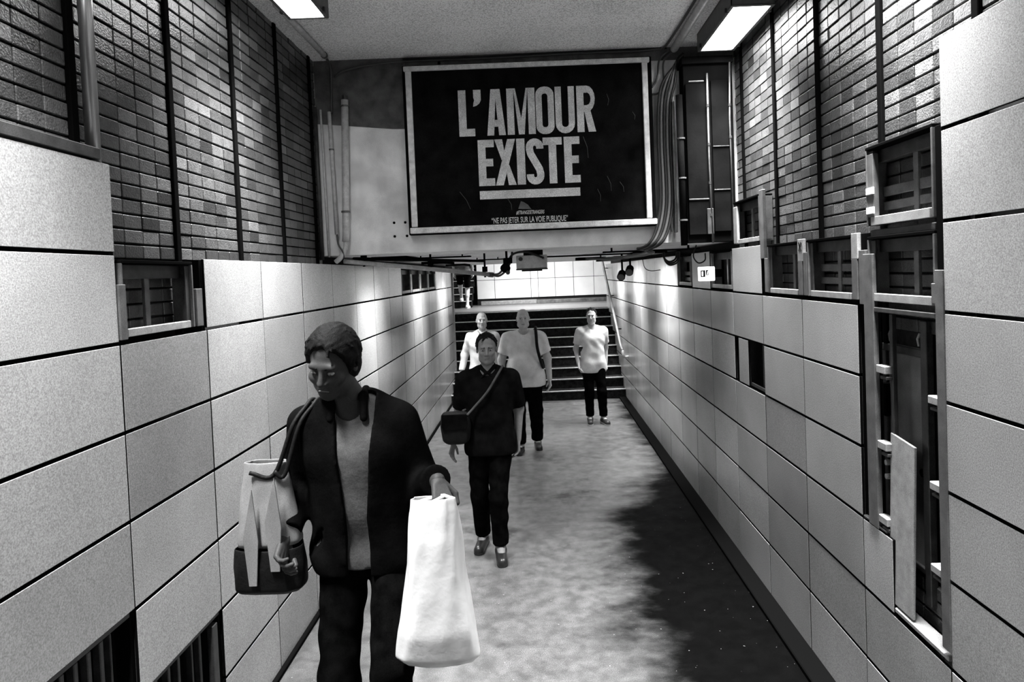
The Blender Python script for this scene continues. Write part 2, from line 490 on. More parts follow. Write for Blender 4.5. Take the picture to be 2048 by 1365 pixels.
def open_frame(wall, side, y0, y1, z0, z1, slats=(), mull=0.5, sill=0.032, jamb_front=0.045, head_dark=True):
    """An empty panel bay: steel angle frame standing between brick face and panel face."""
    left = side == 'left'; s = -1 if left else 1
    xp, xb = (XL, BL) if left else (XR, BR)
    def bx(a, b, ya, yb, za, zb, name, mt, par, bev=0.002):
        return MB().box(min(a, b), max(a, b), ya, yb, za, zb).build(name, mt, par, bevel=bev)
    fr = bx(xp+s*0.002, xp+s*0.028, y0+0.03, y1-0.035, z0, z0+sill, 'open_frame', m_steel_pale, wall)   # bright lower bar
    bx(xp+s*0.03, xb-s*0.01, y0, y1, z0+0.004, z0+0.012, 'sill_plate', m_steel_dark, fr)
    bx(xp, xb-s*0.004, y0, y1, z1-0.014, z1, 'head_plate', m_black if head_dark else m_steel_dark, fr)
    bx(xp+s*0.05, xb-s*0.012, y0+0.02, y1-0.02, z1-0.075, z1-0.016, 'head_rail', m_steel_dark, fr)
    for (ya, yb) in ((y0, y0+0.012), (y1-0.012, y1)):
        bx(xp, xb-s*0.004, ya, yb, z0, z1-0.014, 'jamb', m_steel, fr)
    bx(xp+s*0.012, xp+s*0.02, y1-0.05, y1-0.012, z0+0.03, z1-0.02, 'jamb_flange', m_steel_dark, fr)
    ym = y0 + (y1-y0)*mull
    bx(xp+s*0.06, xp+s*0.075, ym-0.018, ym+0.018, z0+0.012, z1-0.02, 'mullion', m_steel, fr)
    for (za, zb) in slats:
        bx(xp+s*0.066, xp+s*0.082, y0+0.02, y1-0.03, za, zb, 'slat', m_steel, fr)
    return fr

# left wall: one large open bay and four small ones far along
f0 = open_frame(wl, 'left', yl(0)+0.03, yl(1)-0.11, zrow(0)+0.02, zrow(-1)-0.022)
MB().box(XL-0.012, XL+0.004, yl(0)+0.004, yl(0)+0.05, zrow(0)+0.012, zrow(-1)-0.12).build('post', m_steel, f0, bevel=0.002)
MB().box(XL-0.012, XL+0.004, yl(1)-0.095, yl(1)-0.035, zrow(0)+0.02, zrow(-1)-0.15).build('post', m_steel, f0, bevel=0.002)
for c in (8, 9, 10, 11):
    fq = open_frame(wl, 'left', yl(c)+0.02, yl(c+1)-0.03, zrow(0)+0.02, zrow(-1)-0.02)
    MB().box(XL-0.012, XL+0.004, yl(c+1)-0.12, yl(c+1)-0.03, zrow(0)+0.02, zrow(-1)-0.09).build('post', m_steel_pale, fq, bevel=0.002)
# steel edge on top of the near left panels and the pale vertical tube beside the first rail
MB().box(XL-0.06, XL+0.004, 0.4, yl(0)-0.06, zrow(-2)+0.002, zrow(-2)+0.045).build('top_rail', m_steel_dark, wl, bevel=0.003)
tag(MB().tube([(BL+0.035, 2.655, zrow(-2)+0.0), (BL+0.035, 2.655, ZC)], 0.026, 14).build('steel_tube', m_chrome, smooth=True),
    'shiny vertical steel tube on the bricks above the near left panels', 'pipe')
# vents at the foot of the left wall
def vent(y0, y1, zt, zb, bars, nm_label):
    e = MB().box(XL-0.030, XL-0.012, y0, y1, zt-0.02, zt).build('vent_grille', m_steel_dark, wl, bevel=0.002)
    MB().box(XL-0.09, XL-0.075, y0, y1, zb, zt).build('back_plate', m_black, e)
    for (ya, wd, dx) in bars:
        MB().box(XL-0.06-dx, XL-0.03-dx, ya, ya+wd, zb, zt-0.035).build('bar', m_steel_dark, e, bevel=0.003)
vent(yl(-1), yl(0)-0.02, zrow(3), 0.55, [(2.33, 0.022, 0), (2.40, 0.022, 0), (2.47, 0.022, 0), (2.53, 0.010, 0), (2.19, 0.022, 0), (2.26, 0.022, 0)], '')
vent(yl(0)+0.02, yl(1)-0.01, zrow(4), 0.05, [(3.245, 0.05, -0.03), (3.17, 0.02, 0), (3.10, 0.012, 0), (2.98, 0.02, 0), (2.9, 0.02, 0), (2.8, 0.02, 0)], '')

# right wall: open bays
MET = m_steel
def post(wall, y0, y1, z0, z1, m=None, x0=-0.002, x1=0.018, name='post'):
    return MB().box(XR+x0, XR+x1, y0, y1, z0, z1).build(name, m or m_steel, wall, bevel=0.002)
f1 = open_frame(wr, 'right', 3.37, 3.93, zrow(0)+0.018, zrow(-1)-0.01, slats=[(2.225, 2.262), (2.295, 2.335)])
post(f1, 3.315, 3.375, zrow(0)+0.02, zrow(-1)-0.13); post(f1, 3.31, 3.375, zrow(-1)-0.13, zrow(-1)-0.005, m_steel_pale)
post(f1, 3.935, 3.985, zrow(0)+0.02, zrow(-1)-0.08); post(f1, 3.235, 3.30, zrow(0)-0.0, zrow(-1)-0.09, m_steel)
f2 = open_frame(wr, 'right', 4.06, 4.60, zrow(0)+0.018, zrow(-1)-0.01, mull=0.42)
post(f2, 4.0, 4.06, zrow(0)+0.02, zrow(-1)-0.13); xp_ = post(f2, 3.985, 4.065, zrow(-1)-0.13, zrow(-1)-0.0, m_steel_pale)
xm = MB()
for sgn in (-1, 1):
    c0 = Vector((XR-0.0035, 4.025, zrow(-1)-0.045)); d = Vector((0, 0.019*sgn, 0.026)); n = Vector((0, 0.007, -0.004*sgn))
    b = len(xm.v)
    xm.v += [tuple(c0-d-n), tuple(c0-d+n), tuple(c0+d+n), tuple(c0+d-n)]; xm.v += [(x+0.004, y, z) for x, y, z in xm.v[b:b+4]]
    xm.f += [(b, b+1, b+2, b+3), (b+4, b+7, b+6, b+5), (b, b+4, b+5, b+1), (b+2, b+6, b+7, b+3), (b+1, b+5, b+6, b+2), (b, b+3, b+7, b+4)]
xm.build('painted_cross', m_ink, f2)
post(f2, 4.60, 4.66, zrow(0)+0.02, zrow(-1)-0.1); 
f3 = open_frame(wr, 'right', 4.745, 5.36, zrow(-1)+0.025, zrow(-2)-0.0, mull=0.55)
post(f3, 4.655, 4.735, zrow(-1)-0.10, zrow(-2)+0.02, m_steel); post(f3, 5.26, 5.355, zrow(-1)+0.03, zrow(-2)-0.04, m_steel_pale)
f4 = open_frame(wr, 'right', yr(4)+0.03, yr(5)-0.03, zrow(0)+0.02, zrow(-1)-0.01)
f5 = open_frame(wr, 'right', yr(6)+0.03, yr(7)-0.03, zrow(0)+0.02, zrow(-1)-0.01, slats=[(2.2, 2.235), (2.26, 2.3)])
# two big bays above the door
f6 = open_frame(wr, 'right', 2.675, 3.215, zrow(-1)+0.02, zrow(-2)+0.035, slats=[(2.575, 2.615), (2.64, 2.685)], mull=0.42, sill=0.04)
for zz in (2.575, 2.665): MB().box(XR-0.004, XR+0.004, 3.14, 3.21, zz-0.014, zz+0.018).build('torn_tape', m_print, f6, bevel=0.002)
post(f6, 3.15, 3.212, zrow(-1)+0.06, zrow(-2)-0.0, m_steel, 0.002, 0.03)
f7 = open_frame(wr, 'right', 2.675, 3.215, zrow(0)+0.02, zrow(-1)-0.03, mull=0.44, sill=0.036)
MB().box(XR+0.01, XR+0.05, 2.68, 3.20, zrow(-1)-0.03, zrow(-1)+0.0).build('ledge', m_steel_dark, f7, bevel=0.003)
MB().box(XR+0.0, XR+0.05, 2.68, 3.22, zrow(0)-0.03, zrow(0)-0.008).build('ledge', m_steel_dark, f7, bevel=0.003)
post(f7, 2.665, 2.70, zrow(0)+0.03, zrow(0)+0.11, m_steel)
# long vertical posts on both sides of the door bay
post(wr, 3.165, 3.255, 1.085, zrow(-1)-0.11, m_steel, -0.004, 0.02)
post(wr, 2.617, 2.672, 0.80, 2.30, m_steel, -0.004, 0.02)
post(wr, 2.617, 2.664, 2.30, zrow(-2)+0.02, m_black, 0.004, 0.03)
# ---- the recessed metal door
dr = structure(MB().box(1.672, 1.70, 2.93, 3.28, 0.96, 1.95).build('door_1', m_door, bevel=0.003), 'narrow grey metal service door recessed in the right wall', 'door')
for (a, b, c, d) in ((2.93, 3.28, 1.915, 1.95), (3.25, 3.28, 0.96, 1.915), (2.93, 2.955, 0.96, 1.915), (2.93, 3.28, 0.96, 0.985)):
    MB().box(1.655, 1.672, a, b, c, d).build('door_trim', m_steel_dark, dr, bevel=0.003)
MB().box(1.642, 1.668, 3.235, 3.262, 1.60, 1.76).build('handle', m_black, dr, bevel=0.004)
MB().tube([(1.668, 2.985, 1.40), (1.674, 2.985, 1.40)], 0.018, 12).build('lock_hole', m_black, dr)
MB().box(1.64, 1.672, 2.88, 2.925, 0.85, 2.08).build('door_jamb', m_steel_dark, dr, bevel=0.003)
MB().box(1.655, 1.67, 2.895, 2.905, 0.9, 2.0).build('door_jamb', m_steel, dr, bevel=0.002)
MB().box(1.655, 1.672, 3.315, 3.335, 0.85, 2.0).build('door_jamb', m_steel, dr, bevel=0.002)
for (yy, zz) in ((2.96, 1.985), (3.2, 1.985)):
    MB().tube([(1.655, yy, zz-0.02), (1.652, yy+0.004, zz+0.012), (1.66, yy, zz+0.035)], 0.006, 8).build('hook', m_steel_pale, dr)
# bricks seen above and below the door
kk = 0
for zz in [2.02 + 0.0643*i for i in range(2)] + [0.36 + 0.0643*i for i in range(9)]:
    for q in range(4):
        y0 = 2.70 + 0.142*q
        o = link('brick', brick_mesh(0.136, 0.0553), None, wr, (BR+0.02, y0+0.07, zz+0.032)); o['shade'] = random.uniform(0.5, 1.0)
# stud wall left of the door, sills and brackets
post(wr, 3.075, 3.10, 1.10, 2.10, m_steel_dark, 0.035, 0.055)
for (y, z) in ((3.115, 1.845), (3.12, 1.49), (3.125, 1.14)):
    b = MB().box(XR+0.0, XR+0.04, y-0.035, y+0.045, z-0.018, z+0.018).build('bracket', m_steel_pale, wr, bevel=0.003)
    MB().box(XR+0.006, XR+0.035, y-0.035, y+0.02, z-0.045, z-0.030).build('bracket_lip', m_steel_dark, b, bevel=0.002)
for (y, z) in ((2.71, 1.78), (2.71, 1.43), (2.715, 1.09)):
    b = MB().box(XR+0.0, XR+0.05, y-0.035, y+0.035, z-0.018, z+0.014).build('bracket', m_steel_pale, wr, bevel=0.003)
    MB().box(XR+0.006, XR+0.045, y-0.03, y+0.03, z-0.045, z-0.033).build('bracket_lip', m_steel_dark, b, bevel=0.002)
for z in (1.345, 1.41):
    MB().tube([(XR+0.02, 3.13, z), (XR+0.055, 3.13, z)], 0.013, 10).build('clamp', m_steel_pale, wr)
MB().box(XR+0.0, XR+0.07, 2.64, 3.04, 0.755, 0.775).build('sill', m_steel_pale, wr, bevel=0.003)
MB().box(XR+0.0, XR+0.07, 3.10, 3.32, 1.088, 1.10).build('sill', m_steel_dark, wr, bevel=0.003)
o = link('panel', panel_mesh(0.272, 0.333), None, wr, (XR+0.008, 3.184, 0.9125)); o['shade'] = 1.0
# half panel in bay (3,1)
y0 = yr(3)
o = link('panel', panel_mesh(0.235, 0.338), None, wr, (XR+0.008, y0+0.475, (zrow(1)+zrow(2))/2)); o['shade'] = 0.72
q = MB().box(XR+0.02, XR+0.03, y0+0.01, y0+0.36, zrow(2)+0.006, zrow(2)+0.03).build('open_frame', m_steel_dark, wr, bevel=0.002)
MB().box(XR+0.05, XR+0.06, y0+0.15, y0+0.18, zrow(2)+0.02, zrow(1)-0.02).build('mullion', m_steel_dark, q, bevel=0.002)
MB().box(XR+0.02, XR+0.03, y0+0.01, y0+0.04, zrow(2)+0.03, zrow(1)-0.01).build('jamb', m_steel_dark, q, bevel=0.002)
# loose board leaning in the door bay
bd = tag(MB().prism([(-0.098, 0.0), (0.098, 0.0), (0.098, 0.752), (-0.098, 0.772)], -0.006, 0.006).build('loose_board', m_steel_pale, bevel=0.002, loc=(XR+0.012, 3.0, 0.785), rot=(-0.03, 0.0, -math.pi/2)),
         'narrow pale board leaning upright inside the recessed door bay', 'board')

# ------------------------------------------------------------------ billboard
PB = 5.47     # front of the poster sheet
pb = empty('billboard', (0, YB, 2.70))
tag(pb, 'large black billboard in a pale frame on the bulkhead with bold white French lettering', 'billboard')
def bpart(mb, name, m, bev=0.0, parent=pb):
    o = mb.build(name, m, parent, bevel=bev); o.location = (0, -YB, -2.70); return o
def bsub(mb, name, m, parent, bev=0.0):
    return mb.build(name, m, parent, bevel=bev)
bpart(MB().box(-1.0, 0.985, PB+0.012, YB, 2.69, 4.035), 'backing_box', m_black, 0.004)
sheet = bpart(MB().box(-0.945, 0.925, PB, PB+0.012, 2.735, 4.0), 'poster_sheet', m_poster)
bpart(MB().box(-0.985, 0.965, PB-0.022, PB+0.012, 3.985, 4.022), 'frame_bar', m_frame, 0.004)
bpart(MB().box(-0.985, 0.985, PB-0.022, PB+0.012, 2.700, 2.746), 'frame_bar', m_frame, 0.004)
bpart(MB().box(-0.972, -0.925, PB-0.020, PB+0.012, 2.752, 3.985), 'frame_bar', m_frame, 0.004)
bpart(MB().box(0.905, 0.948, PB-0.020, PB+0.012, 2.752, 3.985), 'frame_bar', m_frame, 0.004)
# condensed bold capitals, drawn in units of crop pixels (cap height 222)
CAP = 222.0
def rrect(x0, x1, y0, y1, r, n=6):
    pts = []
    for (cx, cy, a0) in ((x1-r, y0+r, -90), (x1-r, y1-r, 0), (x0+r, y1-r, 90), (x0+r, y0+r, 180)):
        for k in range(n+1):
            a = math.radians(a0 + 90*k/n); pts.append((cx+r*math.cos(a), cy+r*math.sin(a)))
    return pts
def ring(outer, inner):
    """bridge two loops with the same point count into quads"""
    return [[outer[i], outer[(i+1) % len(outer)], inner[(i+1) % len(inner)], inner[i]] for i in range(len(outer))]
S = 37.0
def R_(x0, x1, y0, y1): return [(x0, y0), (x1, y0), (x1, y1), (x0, y1)]
def glyph(ch, wd):
    if ch == 'L': return [R_(0, S, 0, CAP), R_(S, wd, 0, 36)]
    if ch == 'E': return [R_(0, S, 0, CAP), R_(S, wd, 0, 36), R_(S, wd, CAP-36, CAP), R_(S, wd-6, 94, 130)]
    if ch == 'I': return [R_(0, wd, 0, CAP)]
    if ch == 'T': return [R_(wd/2-S/2, wd/2+S/2, 0, CAP-36), R_(0, wd, CAP-36, CAP)]
    if ch == 'A':
        return [[(0, 0), (33, 0), (wd/2, CAP*0.80), (wd/2, CAP), (wd/2-22, CAP)], [(wd-33, 0), (wd, 0), (wd/2+22, CAP), (wd/2, CAP), (wd/2, CAP*0.80)], R_(28, wd-28, 42, 74)]
    if ch == 'M':
        return [R_(0, 34, 0, CAP), R_(wd-34, wd, 0, CAP), [(34, CAP), (wd/2-14, 0), (wd/2, 0), (wd/2, 78), (34+8, CAP)], [(wd-34, CAP), (wd-42, CAP), (wd/2, 78), (wd/2, 0), (wd/2+14, 0)]]
    if ch == 'X':
        return [[(0, 0), (38, 0), (wd, CAP), (wd-38, CAP)], [(wd-38, 0), (wd, 0), (wd/2+18, CAP*0.44), (wd/2, CAP*0.40)], [(0, CAP), (38, CAP), (wd/2+2, CAP*0.58), (wd/2-18, CAP*0.55)]]
    if ch == 'O':
        return ring(rrect(0, wd, -3, CAP+3, wd*0.45), rrect(30, wd-30, 30, CAP-30, (wd-60)*0.45))
    if ch == 'U':
        n = 8; out = []
        ro, ri = wd/2, wd/2-30
        for k in range(n):
            a, b = math.pi + math.pi*k/n, math.pi + math.pi*(k+1)/n
            p = lambda r, t: (wd/2 + r*math.cos(t), ro - 3 + (ro/ri*0.9 if 0 else 1)*r*math.sin(t))
            out.append([p(ro, a), p(ro, b), p(ri, b), p(ri, a)])
        return out + [R_(0, 30, ro-3, CAP), R_(wd-30, wd, ro-3, CAP)]
    if ch == 'R':
        out = [R_(0, 34, 0, CAP), R_(34, wd*0.55, CAP-34, CAP), R_(34, wd*0.55, 96, 128)]
        cx, cy, ro, ri = wd*0.55, (CAP+96)/2, (CAP-96)/2, (CAP-96)/2-33
        n = 8
        for k in range(n):
            a, b = -math.pi/2 + math.pi*k/n, -math.pi/2 + math.pi*(k+1)/n
            p = lambda r, t: (cx + r*0.62*math.cos(t), cy + r*math.sin(t))
            out.append([p(ro, a), p(ro, b), p(ri, b), p(ri, a)])
        return out + [[(wd-36, 0), (wd, 0), (wd*0.72, 106), (wd*0.40, 100)]]
    if ch == 'S':
        # stroked spine
        pts = []; r = wd/2-17
        cx = wd/2
        yt, ybm = CAP-2-17-r, 17+r-2
        ctrl = [(cx+r, yt-8)] + [(cx+r*math.cos(math.radians(a)), yt+r*math.sin(math.radians(a))) for a in range(0, 181, 20)] + \
               [(cx-r, yt-10), (cx-r*0.8, yt-32), (cx+r*0.8, ybm+32), (cx+r, ybm+10)] + \
               [(cx+r*math.cos(math.radians(a)), ybm+r*math.sin(math.radians(a))) for a in range(0, -181, -20)] + [(cx-r, ybm+8)]
        out = []
        offs = []
        for i, p in enumerate(ctrl):
            a = ctrl[max(i-1, 0)]; b = ctrl[min(i+1, len(ctrl)-1)]
            dx, dy = b[0]-a[0], b[1]-a[1]; l = math.hypot(dx, dy) or 1
            nx, ny = -dy/l*17.5, dx/l*17.5
            offs.append(((p[0]+nx, p[1]+ny), (p[0]-nx, p[1]-ny)))
        for i in range(len(offs)-1):
            out.append([offs[i][0], offs[i+1][0], offs[i+1][1], offs[i][1]])
        return out
    if ch == "'":
        return [[(8, CAP-50), (40, CAP-50), (40, CAP), (4, CAP), (4, CAP-36)], [(8, CAP-50), (4, CAP-62), (2, CAP-80), (18, CAP-76), (32, CAP-66), (40, CAP-50)]]
def word(items, x_left, z_base, c0, unit=608.0):
    for (ch, a, b) in items:
        mb = MB(); nq = 0
        for poly in glyph(ch, b-a):
            nq += 1; mb.prism([(x_left + (a-c0+px)/unit, z_base + pz/unit) for px, pz in poly], PB-0.0022-0.00015*(nq % 5), PB+0.001)
        bpart(mb, 'letter', m_print)
word([('L', 678, 755), ("'", 748, 788), ('A', 813, 903), ('M', 912, 1048), ('O', 1052, 1140), ('U', 1146, 1239), ('R', 1250, 1340)], -0.5625, 3.456, 678)
word([('E', 775, 853), ('X', 856, 957), ('I', 962, 1002), ('S', 1008, 1092), ('T', 1090, 1182), ('E', 1192, 1268)], -0.4215, 3.058, 775)
bpart(MB().box(-0.420, 0.382, PB-0.0022, PB+0.001, 2.952, 3.018), 'underline_bar', m_print)
def small_text(txt, x0, x1, z, cap, shear=0.0, off=0.012):
    cu = bpy.data.curves.new('lettering', 'FONT'); cu.body = txt; cu.size = 1.0; cu.offset = off; cu.shear = shear; cu.resolution_u = 3
    o = bpy.data.objects.new('lettering', cu); C.objects.link(o)
    dg = bpy.context.evaluated_depsgraph_get(); dg.update()
    me = bpy.data.meshes.new_from_object(o.evaluated_get(dg)); bpy.data.objects.remove(o); bpy.data.curves.remove(cu)
    co = np.empty(len(me.vertices)*3); me.vertices.foreach_get('co', co); co = co.reshape(-1, 3)
    x, y = co[:, 0].copy(), co[:, 1].copy()
    sx = (x1-x0)/(x.max()-x.min()); sz = cap/0.72
    co[:, 0] = x0 + (x-x.min())*sx; co[:, 2] = z + y*sz; co[:, 1] = PB-0.002
    me.vertices.foreach_set('co', co.ravel()); me.update()
    o = link('lettering', me, m_print, pb, (0, -YB, -2.70))
small_text('#ETRANGESETRANGERS', -0.136, 0.09, 2.822, 0.030, 0.25)
small_text('\u201cNE PAS JETER SUR LA VOIE PUBLIQUE\u201d', -0.335, 0.275, 2.757, 0.046)
bpart(MB().prism([(-0.118, 2.866), (-0.045, 2.862), (-0.012, 2.858), (-0.040, 2.896), (-0.072, 2.918), (-0.095, 2.926)], PB-0.0018, PB+0.001), 'torn_sticker', m_steel)
for (x0, z0, x1, z1) in ((0.60, 3.1, 0.63, 2.98), (0.42, 3.42, 0.455, 3.25), (0.70, 3.05, 0.73, 2.97), (-0.58, 3.02, -0.5, 2.88), (-0.2, 2.95, -0.17, 2.86), (0.52, 3.0, 0.54, 2.9), (0.62, 3.75, 0.625, 3.66), (0.82, 3.6, 0.835, 3.54)):
    bpart(MB().tube([(x0, PB-0.001, z0), ((x0+x1)/2+0.012, PB-0.001, (z0+z1)/2), (x1, PB-0.001, z1)], 0.0022, 5), 'scratch', m_steel_dark)

# ------------------------------------------------------------------ ceiling lamps
def luminaire(x0, x1, y0, y1, z, hh, watts, label, cat='ceiling lamp', beam=BEAM):
    cx, cy = (x0+x1)/2, (y0+y1)/2
    e = empty('ceiling_lamp', (cx, cy, z)); tag(e, label, cat)
    hx, hy = (x1-x0)/2, (y1-y0)/2
    mb = MB()
    mb.box(-hx, -hx+0.006, -hy, hy, 0, hh); mb.box(hx-0.006, hx, -hy, hy, 0, hh)
    mb.box(-hx, hx, -hy, -hy+0.006, 0, hh); mb.box(-hx, hx, hy-0.006, hy, 0, hh); mb.box(-hx, hx, -hy, hy, hh-0.008, hh)
    mb.build('housing', m_housing, e)
    MB().box(-hx+0.026, hx-0.026, -hy+0.026, hy-0.026, 0.004, 0.006).build('diffuser', m_diff, e)
    ld_ = bpy.data.lights.new('tube_light', 'AREA'); ld_.shape = 'RECTANGLE'; ld_.size = 2*hx-0.06; ld_.size_y = 2*hy-0.06
    ld_.energy = watts; ld_.spread = beam
    lo_ = bpy.data.objects.new('tube_light', ld_); C.objects.link(lo_); lo_.parent = e; lo_.location = (0, 0, 0.03)
    t = 0.022
    for (a, b, c, d) in ((-hx, hx, -hy, -hy+t), (-hx, hx, hy-t, hy), (-hx, -hx+t, -hy+t, hy-t), (hx-t, hx, -hy+t, hy-t)):
        MB().box(a, b, c, d, -0.006, 0.006).build('bezel', m_steel, e, bevel=0.002)
    for sx in (-1, 1):
        for yy in (-hy*0.75, hy*0.75):
            MB().box(sx*hx-0.012, sx*hx+0.012, yy-0.012, yy+0.012, -0.010, 0.022).build('clip', m_steel_dark, e, bevel=0.002)
    return e
luminaire(1.30, 1.58, 4.36, 5.26, 3.99, 0.13, LAMP, 'lit rectangular ceiling lamp on the right, just before the billboard')
luminaire(-1.475, -1.225, 3.40, 4.305, 3.99, 0.13, LAMP, 'lit rectangular ceiling lamp on the left, cut by the top of the picture')
luminaire(1.30, 1.58, 2.45, 3.35, 3.99, 0.13, LAMP, 'ceiling lamp over the near right panels, above the picture')
luminaire(-1.475, -1.225, 1.15, 2.05, 3.99, 0.13, LAMP, 'ceiling lamp over the near left panels, above the picture')
luminaire(1.30, 1.58, 0.5, 1.4, 3.99, 0.13, LAMP, 'ceiling lamp over the right wall beside the camera')
n = 0
for sx, nm in ((-1, 'left'), (1, 'right')):
    n = 0
    for (w0, w1) in WELLS[sx]:
        xa, xb_ = (1.19, 1.45) if sx > 0 else (-1.45, -1.19)
        n += 1
        luminaire(xa, xb_, w0+0.01, w1-0.01, ZS+0.20, 0.10, LAMP_LOW,
                  'ceiling lamp in the %s light well of the low soffit on the %s' % (('nearest', 'middle', 'farthest')[n-1], nm), beam=BEAM_LOW)
luminaire(-0.9, 0.9, 16.2, 17.2, 4.57, 0.12, LAMP_END, 'ceiling lamp high above the upper landing')

# ------------------------------------------------------------------ conduits on the left of the bulkhead
def pipe(name, pts, r, m, label, cat='pipe', n=12, smooth_path=False, collars=(), group=None):
    p = spline(pts, 8) if smooth_path else pts
    base = Vector(pts[0])
    mb = MB().tube([Vector(q)-base for q in p], r, n)
    o = tag(mb.build(name, m, smooth=True, loc=base), label, cat, group)
    for (q, ax, rr, ln, mm) in collars:
        q = Vector(q)-base; a = Vector(ax)*ln/2
        MB().tube([q-a, q+a], rr, n).build('collar', mm, o)
    return o
Yc = 5.50
pipe('conduit_pipe', [(-1.470, Yc, 3.79), (-1.510, Yc, 2.72), (-1.515, Yc-0.005, 2.66)], 0.029, m_conduit, 'thick pale conduit running down the bulkhead left of the billboard',
     collars=[((-1.472, Yc, 3.74), (0, 0, 1), 0.037, 0.012, m_steel), ((-1.503, Yc, 2.90), (0, 0, 1), 0.037, 0.014, m_steel), ((-1.469, Yc, 3.80), (0, 0, 1), 0.022, 0.05, m_steel_dark)])
pipe('conduit_pipe', [(-1.60, Yc, 3.70), (-1.585, Yc, 2.72)], 0.016, m_conduit, 'middle thin conduit of the three left of the billboard', collars=[((-1.595, Yc, 3.4), (0, 0, 1), 0.02, 0.012, m_steel)])
pipe('conduit_pipe', [(-1.668, Yc, 3.72), (-1.655, Yc, 2.54)], 0.009, m_conduit, 'thinnest conduit in the corner between bricks and bulkhead')
pipe('conduit_channel', [(-1.715, Yc, 3.74), (-1.712, Yc, 2.52)], 0.018, m_steel_dark, 'grey cable channel in the brick corner left of the conduits')
pipe('conduit_hose', [(-1.513, Yc-0.005, 2.68), (-1.520, Yc-0.01, 2.60), (-1.56, Yc-0.02, 2.53), (-1.60, Yc-0.01, 2.50)], 0.020, m_conduit, 'bent grey hose below the thick conduit, left of the billboard', smooth_path=True)
pipe('cable', [(-1.583, Yc, 2.72), (-1.570, Yc-0.02, 2.64), (-1.535, Yc-0.03, 2.58), (-1.53, Yc-0.02, 2.53)], 0.007, m_cable_grey, 'thin wire dangling beside the bent hose', 'cable', 8, True)
pipe('conduit_pipe', [(-1.562, 4.33, 4.095), (-1.568, 5.36, 4.095)], 0.021, m_conduit, 'straight pale conduit on the ceiling between the left lamp and the bulkhead', collars=[((-1.567, 5.33, 4.095), (0, 1, 0), 0.026, 0.02, m_steel)])
pipe('cable', [(-1.568, 5.36, 4.09), (-1.565, 5.47, 4.06), (-1.578, 5.52, 3.95), (-1.585, 5.52, 3.7)], 0.010, m_cable_grey, 'grey cable turning from the ceiling conduit down the bulkhead corner', 'cable', 8, True)
pipe('cable', [(-1.55, 5.52, 3.98), (-1.48, 5.53, 4.03), (-1.30, 5.53, 4.066), (-1.05, 5.53, 4.085), (-0.7, 5.53, 4.085), (-0.2, 5.53, 4.085), (0.4, 5.53, 4.095), (0.9, 5.53, 4.095), (1.08, 5.53, 4.11)],
     0.009, m_cable_grey, 'grey cable sagging along the top edge of the bulkhead above the billboard', 'cable', 8, True)
pipe('cable', [(-1.0, 5.535, 4.108), (-0.4, 5.535, 4.10), (0.2, 5.535, 4.108), (0.8, 5.535, 4.112), (1.12, 5.535, 4.112)], 0.007, m_cable, 'thin dark cable above the sagging grey one over the billboard', 'cable', 8, True)

# ------------------------------------------------------------------ cables, pipes and cabinet on the right of the bulkhead
pipe('conduit_pipe', [(1.165, 5.46, 4.08), (1.175, 3.2, 4.08)], 0.030, m_conduit, 'thick conduit along the ceiling left of the right lamp')
pipe('cable', [(1.08, 5.52, 4.10), (1.10, 5.44, 4.105), (1.11, 5.2, 4.105), (1.12, 4.6, 4.105), (1.12, 3.2, 4.105)], 0.010, m_cable_grey, 'thin grey cable along the ceiling beside the thick conduit', 'cable', 8, True)
pipe('cable', [(1.14, 5.50, 4.09), (1.06, 5.52, 4.02), (1.04, 5.525, 3.90), (1.02, 5.525, 3.84), (0.99, 5.525, 3.80)], 0.008, m_cable_grey, 'upper thin wire curling behind the top right corner of the billboard', 'cable', 8, True)
pipe('cable', [(1.16, 5.50, 4.07), (1.09, 5.52, 4.0), (1.085, 5.525, 3.84), (1.05, 5.525, 3.76), (0.99, 5.525, 3.745)], 0.008, m_cable_grey, 'lower thin wire curling behind the right edge of the billboard', 'cable', 8, True)
lab = ['outermost dark cable of the bundle right of the billboard', 'second dark cable of the bundle right of the billboard', 'third dark cable of the bundle right of the billboard',
       'fourth dark cable of the bundle right of the billboard', 'innermost dark cable of the bundle, next to the steel strip']
for k in range(5):
    x = 1.018 + 0.024*k
    pipe('cable', [(1.24, 5.48, 4.0+0.012*k), (1.16+0.006*k, 5.47, 3.94+0.01*k), (x+0.05, 5.465, 3.82), (x+0.012, 5.47, 3.66), (x, 5.475, 3.35), (x+0.004, 5.475, 2.98), (x-0.008, 5.47, 2.80),
                   (x-0.05, 5.45, 2.64), (x-0.11, 5.44, 2.545), (x-0.19, 5.50, 2.505)], 0.0115, m_cable_grey if k in (1, 3) else m_cable, lab[k], 'cable', 9, True)
tag(MB().box(1.133, 1.153, 5.47, 5.54, 2.63, 3.72).build('steel_strip', m_steel_pale, bevel=0.003), 'bright vertical steel strip between the cable bundle and the dark pipe', 'strip')
tag(MB().box(1.106, 1.118, 5.50, 5.545, 2.64, 3.70).build('steel_strip', m_steel, bevel=0.002), 'thin steel strip behind the dark cable bundle', 'strip')
pipe('conduit_pipe', [(1.183, 5.40, 2.52), (1.178, 5.40, 3.70)], 0.027, m_duct, 'dark vertical pipe between the steel strip and the tall cabinet',
     collars=[((1.183, 5.40, z), (0, 0, 1), 0.033, 0.012, m_steel) for z in (2.72, 3.05, 3.36)])
cab = empty('utility_cabinet', (1.4, 5.45, 2.53)); tag(cab, 'tall dark utility cabinet in the corner right of the billboard', 'cabinet')
def cpart(mb, name, m, bev=0.003): o = mb.build(name, m, cab, bevel=bev); o.location = (-1.4, -5.45, -2.53); return o
cpart(MB().box(1.215, 1.60, 5.40, YB-0.003, 2.54, 3.93), 'body', m_duct)
